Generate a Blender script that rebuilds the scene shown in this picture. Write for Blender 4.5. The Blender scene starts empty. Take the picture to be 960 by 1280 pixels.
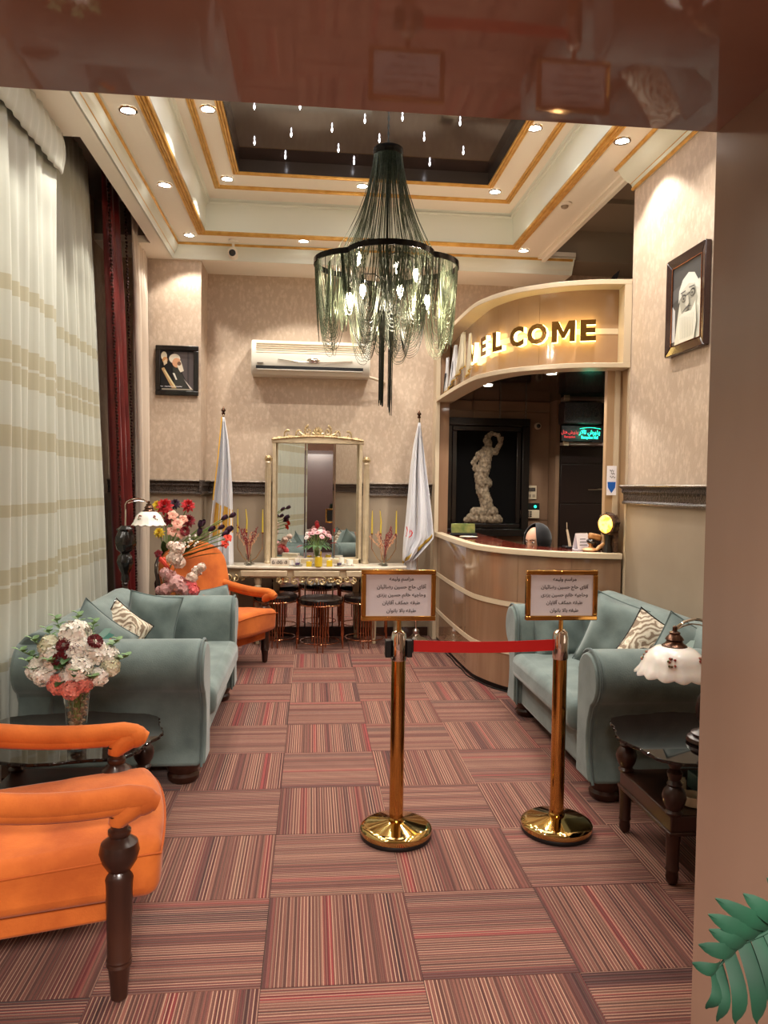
import bpy, bmesh, math, random
from mathutils import Vector, Matrix, noise
random.seed(7)
PI = math.pi
S = bpy.context.scene
COL = S.collection
R = math.radians
# ---------------------------------------------------------------- camera
yaw, pitch, roll, FPX, CAMZ = 0.0969743, 0.0342107, 0.0145519, 930.0, 1.5285
fw = Vector((math.sin(yaw)*math.cos(pitch), math.cos(yaw)*math.cos(pitch), -math.sin(pitch)))
rt = Vector((math.cos(yaw), -math.sin(yaw), 0)); up = rt.cross(fw)
r2 = rt*math.cos(roll)+up*math.sin(roll); u2 = -rt*math.sin(roll)+up*math.cos(roll)
cd = bpy.data.cameras.new('camera'); cam = bpy.data.objects.new('camera', cd); COL.objects.link(cam)
cd.sensor_fit = 'HORIZONTAL'; cd.sensor_width = 36.0; cd.lens = 36.0*FPX/960; cd.clip_start = .02
m = Matrix(((r2.x, u2.x, -fw.x, 0), (r2.y, u2.y, -fw.y, 0), (r2.z, u2.z, -fw.z, CAMZ), (0, 0, 0, 1)))
cam.matrix_world = m; S.camera = cam
# ---------------------------------------------------------------- world, exposure
wd = bpy.data.worlds.new('world'); S.world = wd; wd.use_nodes = True
wd.node_tree.nodes['Background'].inputs[0].default_value = (1, .84, .72, 1)
wd.node_tree.nodes['Background'].inputs[1].default_value = .40
S.view_settings.view_transform = 'Standard'; S.view_settings.look = 'None'
S.view_settings.gamma = 1; S.view_settings.exposure = 0.9; S.view_settings.use_curve_mapping = False
WARM = (1, .93, .83)
SPOT_W, INNER_W, BULB_W = 42, 34, 4.5
def lamp(kind, loc, watts, rad=.03, col=WARM, aim=None, size=100, blend=.35, parent=None):
    l = bpy.data.lights.new('light', kind); l.energy = watts; l.color = col
    if kind == 'AREA': l.shape = 'DISK'; l.size = rad*2
    else: l.shadow_soft_size = rad
    if kind == 'SPOT': l.spot_size = R(size); l.spot_blend = blend
    o = bpy.data.objects.new('light', l); COL.objects.link(o); o.location = loc
    if aim: o.rotation_euler = (Vector(aim)-Vector(loc)).to_track_quat('-Z', 'Y').to_euler()
    return o
# the foyer behind the photographer is lit by its own ceiling lamp
lamp('AREA', (.1, -1.0, 2.45), 190, .45, (1, .90, .82))
# ---------------------------------------------------------------- helpers
def C(r, g, b):
    f = lambda c: ((c/255+.055)/1.055)**2.4 if c > 10 else c/255/12.92
    return (f(r), f(g), f(b), 1)
MATS = {}
def mat(name, col, rough=.5, metal=0, col2=None, nscale=8, ndet=3, stretch=(1, 1, 1), bump=0, bscale=None, sheen=0, coat=0,
        trans=0, ior=1.45, emit=None, es=1, spec=None, alpha=1, contrast=(.35, .65), vcol=False, aniso=0, subsurf=0):
    if name in MATS: return MATS[name]
    M = bpy.data.materials.new(name); M.use_nodes = True; nt = M.node_tree; N = nt.nodes; L = nt.links
    b = N['Principled BSDF']; b.inputs['Base Color'].default_value = col; b.inputs['Roughness'].default_value = rough
    b.inputs['Metallic'].default_value = metal; b.inputs['IOR'].default_value = ior
    if spec is not None: b.inputs['Specular IOR Level'].default_value = spec
    if sheen: b.inputs['Sheen Weight'].default_value = sheen; b.inputs['Sheen Roughness'].default_value = .4
    if coat: b.inputs['Coat Weight'].default_value = coat; b.inputs['Coat Roughness'].default_value = .05
    if trans: b.inputs['Transmission Weight'].default_value = trans
    if alpha < 1: b.inputs['Alpha'].default_value = alpha
    if emit: b.inputs['Emission Color'].default_value = emit; b.inputs['Emission Strength'].default_value = es
    if subsurf: b.inputs['Subsurface Weight'].default_value = subsurf; b.inputs['Subsurface Radius'].default_value = (.02, .01, .006)
    if vcol:
        a = N.new('ShaderNodeVertexColor'); a.layer_name = 'Col'; L.new(a.outputs[0], b.inputs['Base Color'])
        if vcol == 'e': L.new(a.outputs[0], b.inputs['Emission Color']); b.inputs['Emission Strength'].default_value = es
    if col2 or bump:
        tc = N.new('ShaderNodeTexCoord'); mp = N.new('ShaderNodeMapping'); mp.inputs['Scale'].default_value = stretch
        L.new(tc.outputs['Object'], mp.inputs[0])
        n = N.new('ShaderNodeTexNoise'); n.inputs['Scale'].default_value = nscale; n.inputs['Detail'].default_value = ndet
        L.new(mp.outputs[0], n.inputs['Vector'])
        if col2:
            rp = N.new('ShaderNodeValToRGB'); rp.color_ramp.elements[0].position = contrast[0]; rp.color_ramp.elements[1].position = contrast[1]
            rp.color_ramp.elements[0].color = col; rp.color_ramp.elements[1].color = col2
            L.new(n.outputs[0], rp.inputs[0]); L.new(rp.outputs[0], b.inputs['Base Color'])
        if bump:
            n2 = N.new('ShaderNodeTexNoise'); n2.inputs['Scale'].default_value = bscale or nscale; n2.inputs['Detail'].default_value = 2
            L.new(mp.outputs[0], n2.inputs['Vector'])
            bp = N.new('ShaderNodeBump'); bp.inputs['Strength'].default_value = bump; bp.inputs['Distance'].default_value = .01
            L.new(n2.outputs[0], bp.inputs['Height']); L.new(bp.outputs[0], b.inputs['Normal'])
    MATS[name] = M
    return M
class G:
    """collects geometry for ONE mesh object"""
    def __init__(s, T=None): s.v = []; s.f = []; s.mi = []; s.cur = 0; s.T = T; s.col = []; s.cc = None
    def add(s, vs, fs, T=None):
        n = len(s.v)
        for p in vs:
            p = Vector(p)
            if T: p = T @ p
            if s.T: p = s.T @ p
            s.v.append(p)
        for f in fs: s.f.append([n+i for i in f]); s.mi.append(s.cur); s.col.append(s.cc)
        return s
    def box(s, x0, x1, y0, y1, z0, z1, T=None):
        return s.add([(x0,y0,z0),(x1,y0,z0),(x1,y1,z0),(x0,y1,z0),(x0,y0,z1),(x1,y0,z1),(x1,y1,z1),(x0,y1,z1)],
                     [(0,3,2,1),(4,5,6,7),(0,1,5,4),(1,2,6,5),(2,3,7,6),(3,0,4,7)], T)
    def lathe(s, prof, n=20, at=(0,0,0), T=None, cap=True, fn=None):
        vs = []; k = len(prof)
        for r, z in prof:
            for i in range(n):
                a = 2*PI*i/n; rr, zz = (fn(r, z, a) if fn else (r, z))
                vs.append((at[0]+rr*math.cos(a), at[1]+rr*math.sin(a), at[2]+zz))
        fs = [(j*n+i, j*n+(i+1)%n, (j+1)*n+(i+1)%n, (j+1)*n+i) for j in range(k-1) for i in range(n)]
        if cap:
            if prof[0][0] > 1e-4: fs.append(tuple(range(n))[::-1])
            if prof[-1][0] > 1e-4: fs.append(tuple((k-1)*n+i for i in range(n)))
        return s.add(vs, fs, T)
    def tube(s, pts, r, n=6, closed=False, T=None, cap=True):
        P = [Vector(p) for p in pts]; k = len(P); vs = []; prev = None
        for i, p in enumerate(P):
            if closed: t = P[(i+1) % k]-P[i-1]
            else: t = P[min(i+1, k-1)]-P[max(i-1, 0)]
            if t.length < 1e-9: t = Vector((0, 0, 1))
            t.normalize()
            if prev is None:
                a = Vector((0, 0, 1)) if abs(t.z) < .9 else Vector((1, 0, 0)); nn = t.cross(a).normalized()
            else:
                nn = prev-t*prev.dot(t)
                nn = nn.normalized() if nn.length > 1e-6 else t.orthogonal().normalized()
            prev = nn; bb = t.cross(nn); rr = r[i] if isinstance(r, (list, tuple)) else r
            for j in range(n):
                a = 2*PI*j/n; vs.append(p+nn*(rr*math.cos(a))+bb*(rr*math.sin(a)))
        fs = [(i*n+j, i*n+(j+1) % n, (i+1)*n+(j+1) % n, (i+1)*n+j) for i in range(k-1) for j in range(n)]
        if closed: fs += [((k-1)*n+j, (k-1)*n+(j+1) % n, (j+1) % n, j) for j in range(n)]
        elif cap and n > 2: fs += [tuple(range(n))[::-1], tuple((k-1)*n+j for j in range(n))]
        return s.add(vs, fs, T)
    def prism(s, poly, f0, f1, T=None):
        """poly 2-D outline, f0/f1 map (a,b)->3-D for both ends"""
        n = len(poly); vs = [f0(a, b) for a, b in poly]+[f1(a, b) for a, b in poly]
        fs = [tuple(range(n))[::-1], tuple(range(n, 2*n))]+[(i, (i+1) % n, n+(i+1) % n, n+i) for i in range(n)]
        return s.add(vs, fs, T)
    def ball(s, c, rx, ry=None, rz=None, n=10, m=7, T=None):
        ry = ry or rx; rz = rz or rx
        vs = [(c[0], c[1], c[2]-rz)]
        for j in range(1, m):
            b = -PI/2+PI*j/m
            for i in range(n):
                a = 2*PI*i/n; vs.append((c[0]+rx*math.cos(a)*math.cos(b), c[1]+ry*math.sin(a)*math.cos(b), c[2]+rz*math.sin(b)))
        vs.append((c[0], c[1], c[2]+rz)); fs = []
        for i in range(n):
            fs.append((0, 1+(i+1) % n, 1+i))
            for j in range(m-2): fs.append((1+j*n+i, 1+j*n+(i+1) % n, 1+(j+1)*n+(i+1) % n, 1+(j+1)*n+i))
            fs.append((1+(m-2)*n+i, 1+(m-2)*n+(i+1) % n, len(vs)-1))
        return s.add(vs, fs, T)
    def grid(s, fn, nu, nv, T=None, wrap=False):
        vs = [fn(i/(nu if wrap else nu-1), j/(nv-1)) for j in range(nv) for i in range(nu)]
        w = nu if wrap else nu-1
        fs = [(j*nu+i, j*nu+(i+1) % nu, (j+1)*nu+(i+1) % nu, (j+1)*nu+i) for j in range(nv-1) for i in range(w)]
        return s.add(vs, fs, T)
    def build(s, name, mats, parent=None, bev=0, seg=2, sub=0, smooth=True, ang=35, solid=0, recalc=True, local=False, kind=None, label=None, loc=None):
        me = bpy.data.meshes.new(name); me.from_pydata([tuple(p) for p in s.v], [], s.f)
        if not isinstance(mats, (list, tuple)): mats = [mats]
        for mm in mats: me.materials.append(mm)
        if len(mats) > 1:
            for p, i in zip(me.polygons, s.mi): p.material_index = i
        if any(c is not None for c in s.col):
            ca = me.color_attributes.new('Col', 'FLOAT_COLOR', 'CORNER')
            for p in me.polygons:
                cc = s.col[p.index] or (1, 1, 1, 1)
                for li in p.loop_indices: ca.data[li].color = cc
        if recalc:
            b = bmesh.new(); b.from_mesh(me); bmesh.ops.recalc_face_normals(b, faces=b.faces); b.to_mesh(me); b.free()
        me.update()
        if smooth:
            me.polygons.foreach_set('use_smooth', [True]*len(me.polygons))
            if not sub: me.set_sharp_from_angle(angle=R(ang))
        o = bpy.data.objects.new(name, me); COL.objects.link(o)
        if parent:
            o.parent = parent
            if not local:
                t = Vector(parent.location)
                o.matrix_parent_inverse = Matrix.Translation(-t)
        if loc: o.location = loc
        if solid: q = o.modifiers.new('s', 'SOLIDIFY'); q.thickness = solid; q.offset = 0
        if bev: q = o.modifiers.new('b', 'BEVEL'); q.width = bev; q.segments = seg; q.limit_method = 'ANGLE'; q.angle_limit = R(38)
        if sub: q = o.modifiers.new('u', 'SUBSURF'); q.levels = sub; q.render_levels = sub
        if kind: o['kind'] = kind
        if label: o['label'] = label
        return o
def tag(o, label, cat, group=None, kind=None):
    o['label'] = label; o['category'] = cat
    if group: o['group'] = group
    if kind: o['kind'] = kind
    return o
def thing(name, label, cat, loc=(0, 0, 0), rz=0, group=None):
    o = bpy.data.objects.new(name, None); COL.objects.link(o); o.location = loc; o.rotation_euler = (0, 0, rz)
    o.empty_display_size = .05
    return tag(o, label, cat, group)
def kids(o): return [c for c in bpy.data.objects if c.parent == o]
def dup(root, loc=None, rz=None, label=None, group=None, parent=None):
    def rec(o, p):
        c = o.copy(); COL.objects.link(c)
        if p is not None: c.parent = p
        for k in kids(o): rec(k, c)
        return c
    ks = None
    r = rec(root, parent)
    if loc is not None: r.location = loc
    if rz is not None: r.rotation_euler = (0, 0, rz)
    if label: r['label'] = label
    if group: r['group'] = group
    return r
def T(x=0, y=0, z=0, rx=0, ry=0, rz=0, s=1):
    return Matrix.Translation((x, y, z)) @ Matrix.Rotation(rz, 4, 'Z') @ Matrix.Rotation(ry, 4, 'Y') @ Matrix.Rotation(rx, 4, 'X') @ Matrix.Scale(s, 4)
# Arabic / Persian letter shaping: (isolated, final, initial, medial)
AR = {'ا': 'ﺍﺎ', 'آ': 'ﺁﺂ', 'ئ': 'ﺉﺊﺋﺌ', 'ب': 'ﺏﺐﺑﺒ', 'پ': 'ﭖﭗﭘﭙ', 'ت': 'ﺕﺖﺗﺘ', 'ج': 'ﺝﺞﺟﺠ', 'ح': 'ﺡﺢﺣﺤ', 'خ': 'ﺥﺦﺧﺨ', 'د': 'ﺩﺪ', 'ذ': 'ﺫﺬ',
      'ر': 'ﺭﺮ', 'ز': 'ﺯﺰ', 'س': 'ﺱﺲﺳﺴ', 'ش': 'ﺵﺶﺷﺸ', 'ض': 'ﺽﺾﺿﻀ', 'ط': 'ﻁﻂﻃﻄ', 'ف': 'ﻑﻒﻓﻔ', 'ق': 'ﻕﻖﻗﻘ', 'ک': 'ﮎﮏﮐﮑ', 'ل': 'ﻝﻞﻟﻠ',
      'م': 'ﻡﻢﻣﻤ', 'ن': 'ﻥﻦﻧﻨ', 'ه': 'ﻩﻪﻫﻬ', 'و': 'ﻭﻮ', 'ی': 'ﯼﯽﯾﯿ'}
def shape(t):
    out = []; prev = False; i = 0
    while i < len(t):
        c = t[i]
        if c == 'ل' and i+1 < len(t) and t[i+1] == 'ا':
            out.append('ﻼ' if prev else 'ﻻ'); prev = False; i += 2; continue
        f = AR.get(c)
        if not f: out.append(c); prev = False; i += 1; continue
        nxt = i+1 < len(t) and t[i+1] in AR and len(f) == 4
        out.append(f[(3 if prev else 2)] if nxt else f[1 if prev else 0])
        prev = len(f) == 4; i += 1
    return ''.join(reversed(out))
def text_mesh(body, size, extrude=0.0, align='CENTER', offset=0, bold=False):
    cu = bpy.data.curves.new('text', 'FONT'); cu.body = body; cu.size = size; cu.extrude = extrude; cu.align_x = align; cu.align_y = 'CENTER'
    cu.offset = offset; cu.resolution_u = 3
    o = bpy.data.objects.new('text', cu); COL.objects.link(o)
    dg = bpy.context.evaluated_depsgraph_get(); me = bpy.data.meshes.new_from_object(o.evaluated_get(dg))
    bpy.data.objects.remove(o); bpy.data.curves.remove(cu)
    return me
def link_mesh(name, me, mats, parent, M, local=False):
    me.transform(M); me.materials.clear()
    for q in (mats if isinstance(mats, (list, tuple)) else [mats]): me.materials.append(q)
    o = bpy.data.objects.new(name, me); COL.objects.link(o)
    if parent:
        o.parent = parent
        if not local:
            t = Vector(parent.location)
            o.matrix_parent_inverse = Matrix.Translation(-t)
    return o
def poly_print(name, M, polys, parent, matr, dz=.0006):
    """flat print: coloured polygons stacked by hairline steps"""
    g = G()
    for i, (c, pts) in enumerate(polys):
        g.cc = c; g.add([(a, b, i*dz) for a, b in pts], [tuple(range(len(pts)))], M)
    return g.build(name, matr, parent, smooth=False, recalc=False)
# ---------------------------------------------------------------- materials
m_ceil = mat('ceiling_paint', C(236, 228, 213), .6)
m_ceil_pale = mat('ceiling_cove_paint', C(222, 226, 214), .4)
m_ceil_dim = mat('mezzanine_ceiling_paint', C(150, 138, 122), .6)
m_gold = mat('gilt_moulding', C(222, 176, 96), .32, .45, C(202, 152, 72), 14)
m_champ = mat('champagne_paint', C(206, 190, 160), .32, .3, C(192, 174, 144), 14)
m_giltcarv = mat('pale_gilt_carving', C(212, 192, 150), .34, .6, C(150, 122, 80), 60)
m_dark_gloss = mat('stretch_ceiling', C(46, 35, 32), .07, 0, ior=1.7)
m_soffit = mat('brown_gloss_panel', C(150, 116, 100), .035, 0, C(140, 107, 92), 5, ior=1.5)
m_jamb = mat('brown_jamb_panel', C(146, 119, 101), .16, 0, C(136, 110, 93), 3, ior=1.5, stretch=(1, 1, .3))
m_dado = mat('dado_paint', C(158, 142, 122), .55, 0, C(151, 135, 116), 3)
m_rail = mat('carved_rail', C(96, 84, 76), .42, .35, C(52, 44, 40), 85, bump=.9, bscale=80)
m_railtop = mat('rail_edge', C(150, 138, 124), .35, .4, C(110, 98, 86), 60)
m_velvet = mat('teal_velvet', C(108, 122, 119), .85, 0, C(86, 100, 98), 7, sheen=.35, bump=.12, bscale=160, ndet=5)
m_velvet_d = mat('teal_velvet_piping', C(84, 98, 97), .8, sheen=.3)
m_orange = mat('orange_velvet', C(198, 104, 36), .85, 0, C(166, 78, 20), 6, sheen=.12, bump=.12, bscale=120, ndet=5)
m_wood = mat('dark_turned_wood', C(58, 32, 22), .3, 0, C(40, 22, 16), 12, stretch=(1, 1, .3), coat=.12)
m_blackwood = mat('black_wood', C(20, 15, 13), .25, coat=.3)
m_brass = mat('polished_brass', C(208, 160, 88), .09, 1, C(190, 138, 72), 3)
m_brass_base = mat('polished_brass_base', C(206, 176, 112), .07, 1)
m_chrome = mat('chrome', C(225, 218, 208), .07, 1)
m_black = mat('black_plastic', C(18, 17, 17), .4)
m_white = mat('white_paper', C(244, 241, 248), .7)
m_ink = mat('ink', C(34, 32, 44), .8)
m_red = mat('red_belt', C(206, 22, 18), .6, sheen=.2)
m_mirror = mat('mirror_glass', C(225, 225, 222), .015, 1)
m_glass = mat('clear_glass', (.93, .96, .95, 1), .02, trans=1, ior=1.45)
m_smoke = mat('smoked_glass', C(34, 25, 22), .03, trans=.55, ior=1.5)
m_marble = mat('cream_tabletop', C(222, 212, 196), .25, 0, C(205, 192, 172), 10)
m_rosegold = mat('rose_gold_rod', C(190, 128, 92), .16, 1)
m_panel = mat('counter_panel', C(150, 118, 92), .10, 0, C(138, 106, 82), 4, stretch=(3, 3, .3), coat=.5)
m_panel_light = mat('counter_light_strip', C(206, 188, 160), .3)
m_panel_in = mat('booth_wall_panel', C(132, 104, 82), .35, 0, C(122, 95, 75), 4)
m_topred = mat('red_brown_top', C(120, 46, 30), .14, 0, C(92, 34, 24), 6, coat=.5)
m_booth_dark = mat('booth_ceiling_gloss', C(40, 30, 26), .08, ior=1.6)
m_darkdoor = mat('dark_door', C(32, 20, 18), .3, coat=.3)
m_print = mat('printed_picture', (1, 1, 1, 1), .35, vcol=True)
m_porcelain = mat('white_glass_shade', C(238, 232, 224), .22, coat=.5, subsurf=.3)
m_lightdisc = mat('lamp_disc', (1, 1, 1, 1), .5, emit=(1, .95, .88, 1), es=14)
m_star = mat('star_crystal', (1, 1, 1, 1), .2, emit=(.92, .92, 1, 1), es=11)
m_bulb = mat('flame_bulb', (1, 1, 1, 1), .3, emit=(1, .86, .62, 1), es=22)
m_leaf = mat('leaf_green', C(72, 104, 58), .55, 0, C(50, 80, 42), 30)
m_leafpale = mat('eucalyptus_green', C(132, 160, 112), .6, 0, C(98, 134, 84), 30)
m_stem = mat('stem_green', C(122, 150, 86), .6)
# ================================================================ SETTING
def nodes(M): return M.node_tree.nodes, M.node_tree.links
# wallpaper: faint damask lozenges, slightly embossed
m_paper = mat('damask_wallpaper', C(206, 178, 156), .62)
N, L = nodes(m_paper); b = N['Principled BSDF']
tc = N.new('ShaderNodeTexCoord'); mp = N.new('ShaderNodeMapping'); L.new(tc.outputs['Object'], mp.inputs[0])
mp.inputs['Scale'].default_value = (1, 1, .6)
n1 = N.new('ShaderNodeTexNoise'); n1.inputs['Scale'].default_value = 5; L.new(mp.outputs[0], n1.inputs[0])
mx = N.new('ShaderNodeMixRGB'); mx.inputs[0].default_value = .06; L.new(mp.outputs[0], mx.inputs[1]); L.new(n1.outputs[1], mx.inputs[2])
vo = N.new('ShaderNodeTexVoronoi'); vo.inputs['Scale'].default_value = 30; vo.feature = 'SMOOTH_F1'; L.new(mx.outputs[0], vo.inputs['Vector'])
n2 = N.new('ShaderNodeTexNoise'); n2.inputs['Scale'].default_value = 70; n2.inputs['Detail'].default_value = 4; L.new(mp.outputs[0], n2.inputs[0])
ma = N.new('ShaderNodeMath'); ma.operation = 'ADD'; L.new(vo.outputs['Distance'], ma.inputs[0]); L.new(n2.outputs[0], ma.inputs[1])
rp = N.new('ShaderNodeValToRGB'); rp.color_ramp.elements[0].position = .62; rp.color_ramp.elements[1].position = 1.05
rp.color_ramp.elements[0].color = C(206, 186, 165); rp.color_ramp.elements[1].color = C(190, 169, 148)
L.new(ma.outputs[0], rp.inputs[0]); L.new(rp.outputs[0], b.inputs['Base Color'])
bp = N.new('ShaderNodeBump'); bp.inputs['Strength'].default_value = .3; bp.inputs['Distance'].default_value = .004
L.new(ma.outputs[0], bp.inputs['Height']); L.new(bp.outputs[0], b.inputs['Normal'])
# carpet tile: fine ribs over broad colour bands, along local Y
m_carpet = mat('striped_carpet', C(130, 80, 70), .95, sheen=.1)
N, L = nodes(m_carpet); b = N['Principled BSDF']
tc = N.new('ShaderNodeTexCoord'); sp = N.new('ShaderNodeSeparateXYZ'); L.new(tc.outputs['Object'], sp.inputs[0])
oi = N.new('ShaderNodeObjectInfo')
def mth(op, a, bb=None, c=None):
    q = N.new('ShaderNodeMath'); q.operation = op
    for i, v in enumerate((a, bb, c)):
        if v is None: continue
        if isinstance(v, (int, float)): q.inputs[i].default_value = v
        else: L.new(v, q.inputs[i])
    return q.outputs[0]
off = mth('MULTIPLY', oi.outputs['Random'], 37.0)
def n1d(scale, seed, det=2):
    w = mth('ADD', off, seed); x = mth('MULTIPLY', sp.outputs[0], scale); xx = mth('ADD', x, w)
    q = N.new('ShaderNodeTexNoise'); q.noise_dimensions = '1D'; q.inputs['Scale'].default_value = 1; q.inputs['Detail'].default_value = det
    L.new(xx, q.inputs['W']); return q.outputs[0]
def ramp(v, stops):
    q = N.new('ShaderNodeValToRGB'); e = q.color_ramp.elements
    while len(e) < len(stops): e.new(.5)
    for el, (p, c) in zip(e, stops): el.position = p; el.color = c
    L.new(v, q.inputs[0]); return q.outputs[0]
band = ramp(n1d(9, 3, 1), [(.28, C(76, 44, 43)), (.40, C(102, 54, 50)), (.48, C(110, 72, 62)), (.56, C(94, 50, 46)), (.64, C(116, 80, 68)), (.74, C(120, 48, 48))])
dark = ramp(n1d(75, 11, 2), [(.42, (.55, .5, .48, 1)), (.58, (1.12, 1.05, 1.0, 1))])
m1 = N.new('ShaderNodeMixRGB'); m1.blend_type = 'MULTIPLY'; m1.inputs[0].default_value = 1; L.new(band, m1.inputs[1]); L.new(dark, m1.inputs[2])
rib = mth('SINE', mth('MULTIPLY', sp.outputs[0], 2*PI/.0125))
ribm = mth('MULTIPLY', ramp(rib, [(.55, (0, 0, 0, 1)), (.85, (1, 1, 1, 1))]), ramp(n1d(14, 23, 2), [(.40, (.1, .1, .1, 1)), (.58, (.95, .95, .95, 1))]))
m2 = N.new('ShaderNodeMixRGB'); L.new(ribm, m2.inputs[0]); L.new(m1.outputs[0], m2.inputs[1]); m2.inputs[2].default_value = C(172, 134, 112)
nf = N.new('ShaderNodeTexNoise'); nf.inputs['Scale'].default_value = 320; L.new(tc.outputs['Object'], nf.inputs[0])
m3 = N.new('ShaderNodeMixRGB'); m3.blend_type = 'OVERLAY'; m3.inputs[0].default_value = .5; L.new(m2.outputs[0], m3.inputs[1]); L.new(nf.outputs[0], m3.inputs[2])
L.new(m3.outputs[0], b.inputs['Base Color'])
bp = N.new('ShaderNodeBump'); bp.inputs['Strength'].default_value = .35; bp.inputs['Distance'].default_value = .003
L.new(mth('ADD', rib, nf.outputs[0]), bp.inputs['Height']); L.new(bp.outputs[0], b.inputs['Normal'])

BY, WX = 7.55, 2.2          # back wall, right wall
fl = G().box(-2.1, 3.5, -2.2, 7.7, -.12, -.006).build('floor', mat('subfloor', C(60, 42, 38), .9), kind='structure')
tile_me = None
for i in range(-4, 7):
    for j in range(-3, 11):
        x = -.1387+.5*i+.25; y = 2.2323+.5*j+.25
        if y > 7.6 or x < -2.0: continue
        if tile_me is None:
            o = G().box(-.249, .249, -.249, .249, -.006, 0).build('carpet_tile', m_carpet, fl, smooth=False, local=True); tile_me = o.data
        else:
            o = bpy.data.objects.new('carpet_tile', tile_me); COL.objects.link(o); o.parent = fl
        o.location = (x, y, 0); o.rotation_euler = (0, 0, (0 if (i+j) % 2 == 0 else PI/2)+(PI if random.random() < .5 else 0))

def wall(name, boxes, mats):
    g = G()
    for q in boxes: g.cur = q[6] if len(q) > 6 else 0; g.box(*q[:6])
    return g.build(name, mats, kind='structure', smooth=False)
ZR = 1.43   # underside of the carved rail; dado below, paper above
def papered(name, x0, x1, y0, y1, z1=4.1): return wall(name, [(x0, x1, y0, y1, ZR, z1, 0), (x0, x1, y0, y1, 0, ZR, 1)], [m_paper, m_dado])
papered('wall_back', -2.0, 3.45, BY, BY+.12)
papered('wall_right', WX, WX+.16, 1.28, 5.03)
papered('wall_left', -2.0, -1.88, -.6, BY)
papered('wall_pilaster', -1.88, -1.045, 7.12, BY)
wall('wall_mezzanine', [(3.33, 3.45, 5.03, BY, 0, 4.1), (2.36, 3.45, 4.9, 5.03, 0, 4.1)], [m_dado])
# the entrance wall the photographer stands in: jamb right, glossy lintel overhead, plaster above
wall('door_lintel', [(-2.0, .716, -.3, 1.28, 2.165, 2.35)], [m_soffit])
wall('door_jamb_right', [(.708, 2.4, -.3, 1.28, 0, 2.35)], [m_jamb])
wall('door_jamb_left', [(-2.0, -1.3, -.3, 1.2, 0, 2.165)], [m_jamb])
wall('wall_entrance', [(-2.0, 2.4, -.3, 1.28, 2.35, 4.1)], [m_dado])
wall('wall_foyer', [(-2.6, 3.0, -2.3, -2.2, 0, 3.0), (-2.7, -2.6, -2.3, -.3, 0, 3.0), (3.0, 3.1, -2.3, -.3, 0, 3.0)], [mat('foyer_wall', C(150, 122, 98), .5, 0, C(130, 104, 82), 2)])
wall('door_added_dark', [(-1.1, .55, -2.2, -2.16, 0, 2.3)], [m_darkdoor]); wall('trim_added_door', [(-1.18, -1.1, -2.2, -2.14, 0, 2.38), (.55, .63, -2.2, -2.14, 0, 2.38), (-1.1, .55, -2.2, -2.14, 2.3, 2.38)], [m_wood])  # unseen dark door and trim added so the middle mirror pane reflects dark
wall('ceiling_foyer', [(-2.7, 3.1, -2.3, -.3, 3.0, 3.1)], [m_ceil])
# ---- ceiling: bands swept round the room
def ring(name, prof, x0, x1, y0, y1, mats, sides=None, bev=0):
    """prof: (inset d, z) polyline swept round the rectangle with mitred corners"""
    g = G(); k = len(prof); vs = []
    for d, z in prof: vs += [(x0+d, y0+d, z), (x1-d, y0+d, z), (x1-d, y1-d, z), (x0+d, y1-d, z)]
    g.add(vs, [(j*4+i, j*4+(i+1) % 4, (j+1)*4+(i+1) % 4, (j+1)*4+i) for j in range(k-1) for i in range(4) if not sides or i in sides])
    return g.build(name, mats, kind='structure', ang=25, recalc=False)
def gmold(name, x0, x1, y0, y1, z, w, h, n=3, sides=None, m_=None):
    """ribbed gilt moulding: n reeds side by side, inset w, dropping h below z"""
    prof = [(0, z+.004)]
    for q in range(n):
        for a in range(0, 181, 30):
            prof.append((w*(q+.5-.5*math.cos(R(a)))/n, z-h*(.45+.55*math.sin(R(a)))*(1 if n < 3 or q == n//2 else .8)))
    prof.append((w, z+.004))
    return ring(name, prof, x0, x1, y0, y1, m_ or m_gold, sides)
ZB = 3.6
OX0, OX1, OY0, OY1 = -1.245, 2.062, 1.9, 6.99     # edge of the flat spot band
# soffit border left and back, with the curtain slot beyond it
wall('ceiling_border', [(-1.41, -1.30, 1.28, BY, ZB, 3.66), (-2.0, -1.41, 1.28, 4.70, ZB, 3.66), (-2.0, -1.41, 6.66, BY, ZB, 3.66),
     (-1.30, 2.48, 7.09, BY, ZB, 3.66), (-2.0, -1.88, 4.70, 6.66, 3.95, 4.0)], [m_ceil])
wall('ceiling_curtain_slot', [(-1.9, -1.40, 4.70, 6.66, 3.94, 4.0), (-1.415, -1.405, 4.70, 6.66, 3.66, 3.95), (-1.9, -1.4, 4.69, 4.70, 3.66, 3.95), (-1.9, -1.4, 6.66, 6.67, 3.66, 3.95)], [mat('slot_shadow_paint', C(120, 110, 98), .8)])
# cornice: lip, gilt line, cove, gilt line, up to the spot band
def cornice_pts(): return [(0, 3.60), (.012, 3.60), (.018, 3.63), (.03, 3.645), (.045, 3.665), (.055, 3.69), (.06, 3.715), (.065, 3.735), (.085, 3.74)]
g = G()
def cornice_run(x_in, y_end, y_start, x_far):
    pr = cornice_pts(); k = len(pr)
    vs = []
    for d, z in pr: vs += [(x_in+d, y_start, z), (x_in+d, y_end-d, z), (x_far, y_end-d, z)]
    g.add(vs, [(j*3+i, j*3+i+1, (j+1)*3+i+1, (j+1)*3+i) for j in range(k-1) for i in range(2)])
cornice_run(-1.305, 7.09, 1.28, 2.48)
g.add([(2.48, 7.09, 3.60), (2.48, 7.09, 3.74), (2.48, 6.99, 3.74), (2.48, 7.02, 3.69), (2.48, 7.04, 3.66), (2.48, 7.07, 3.60)], [(0, 1, 2, 3, 4, 5)])
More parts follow.
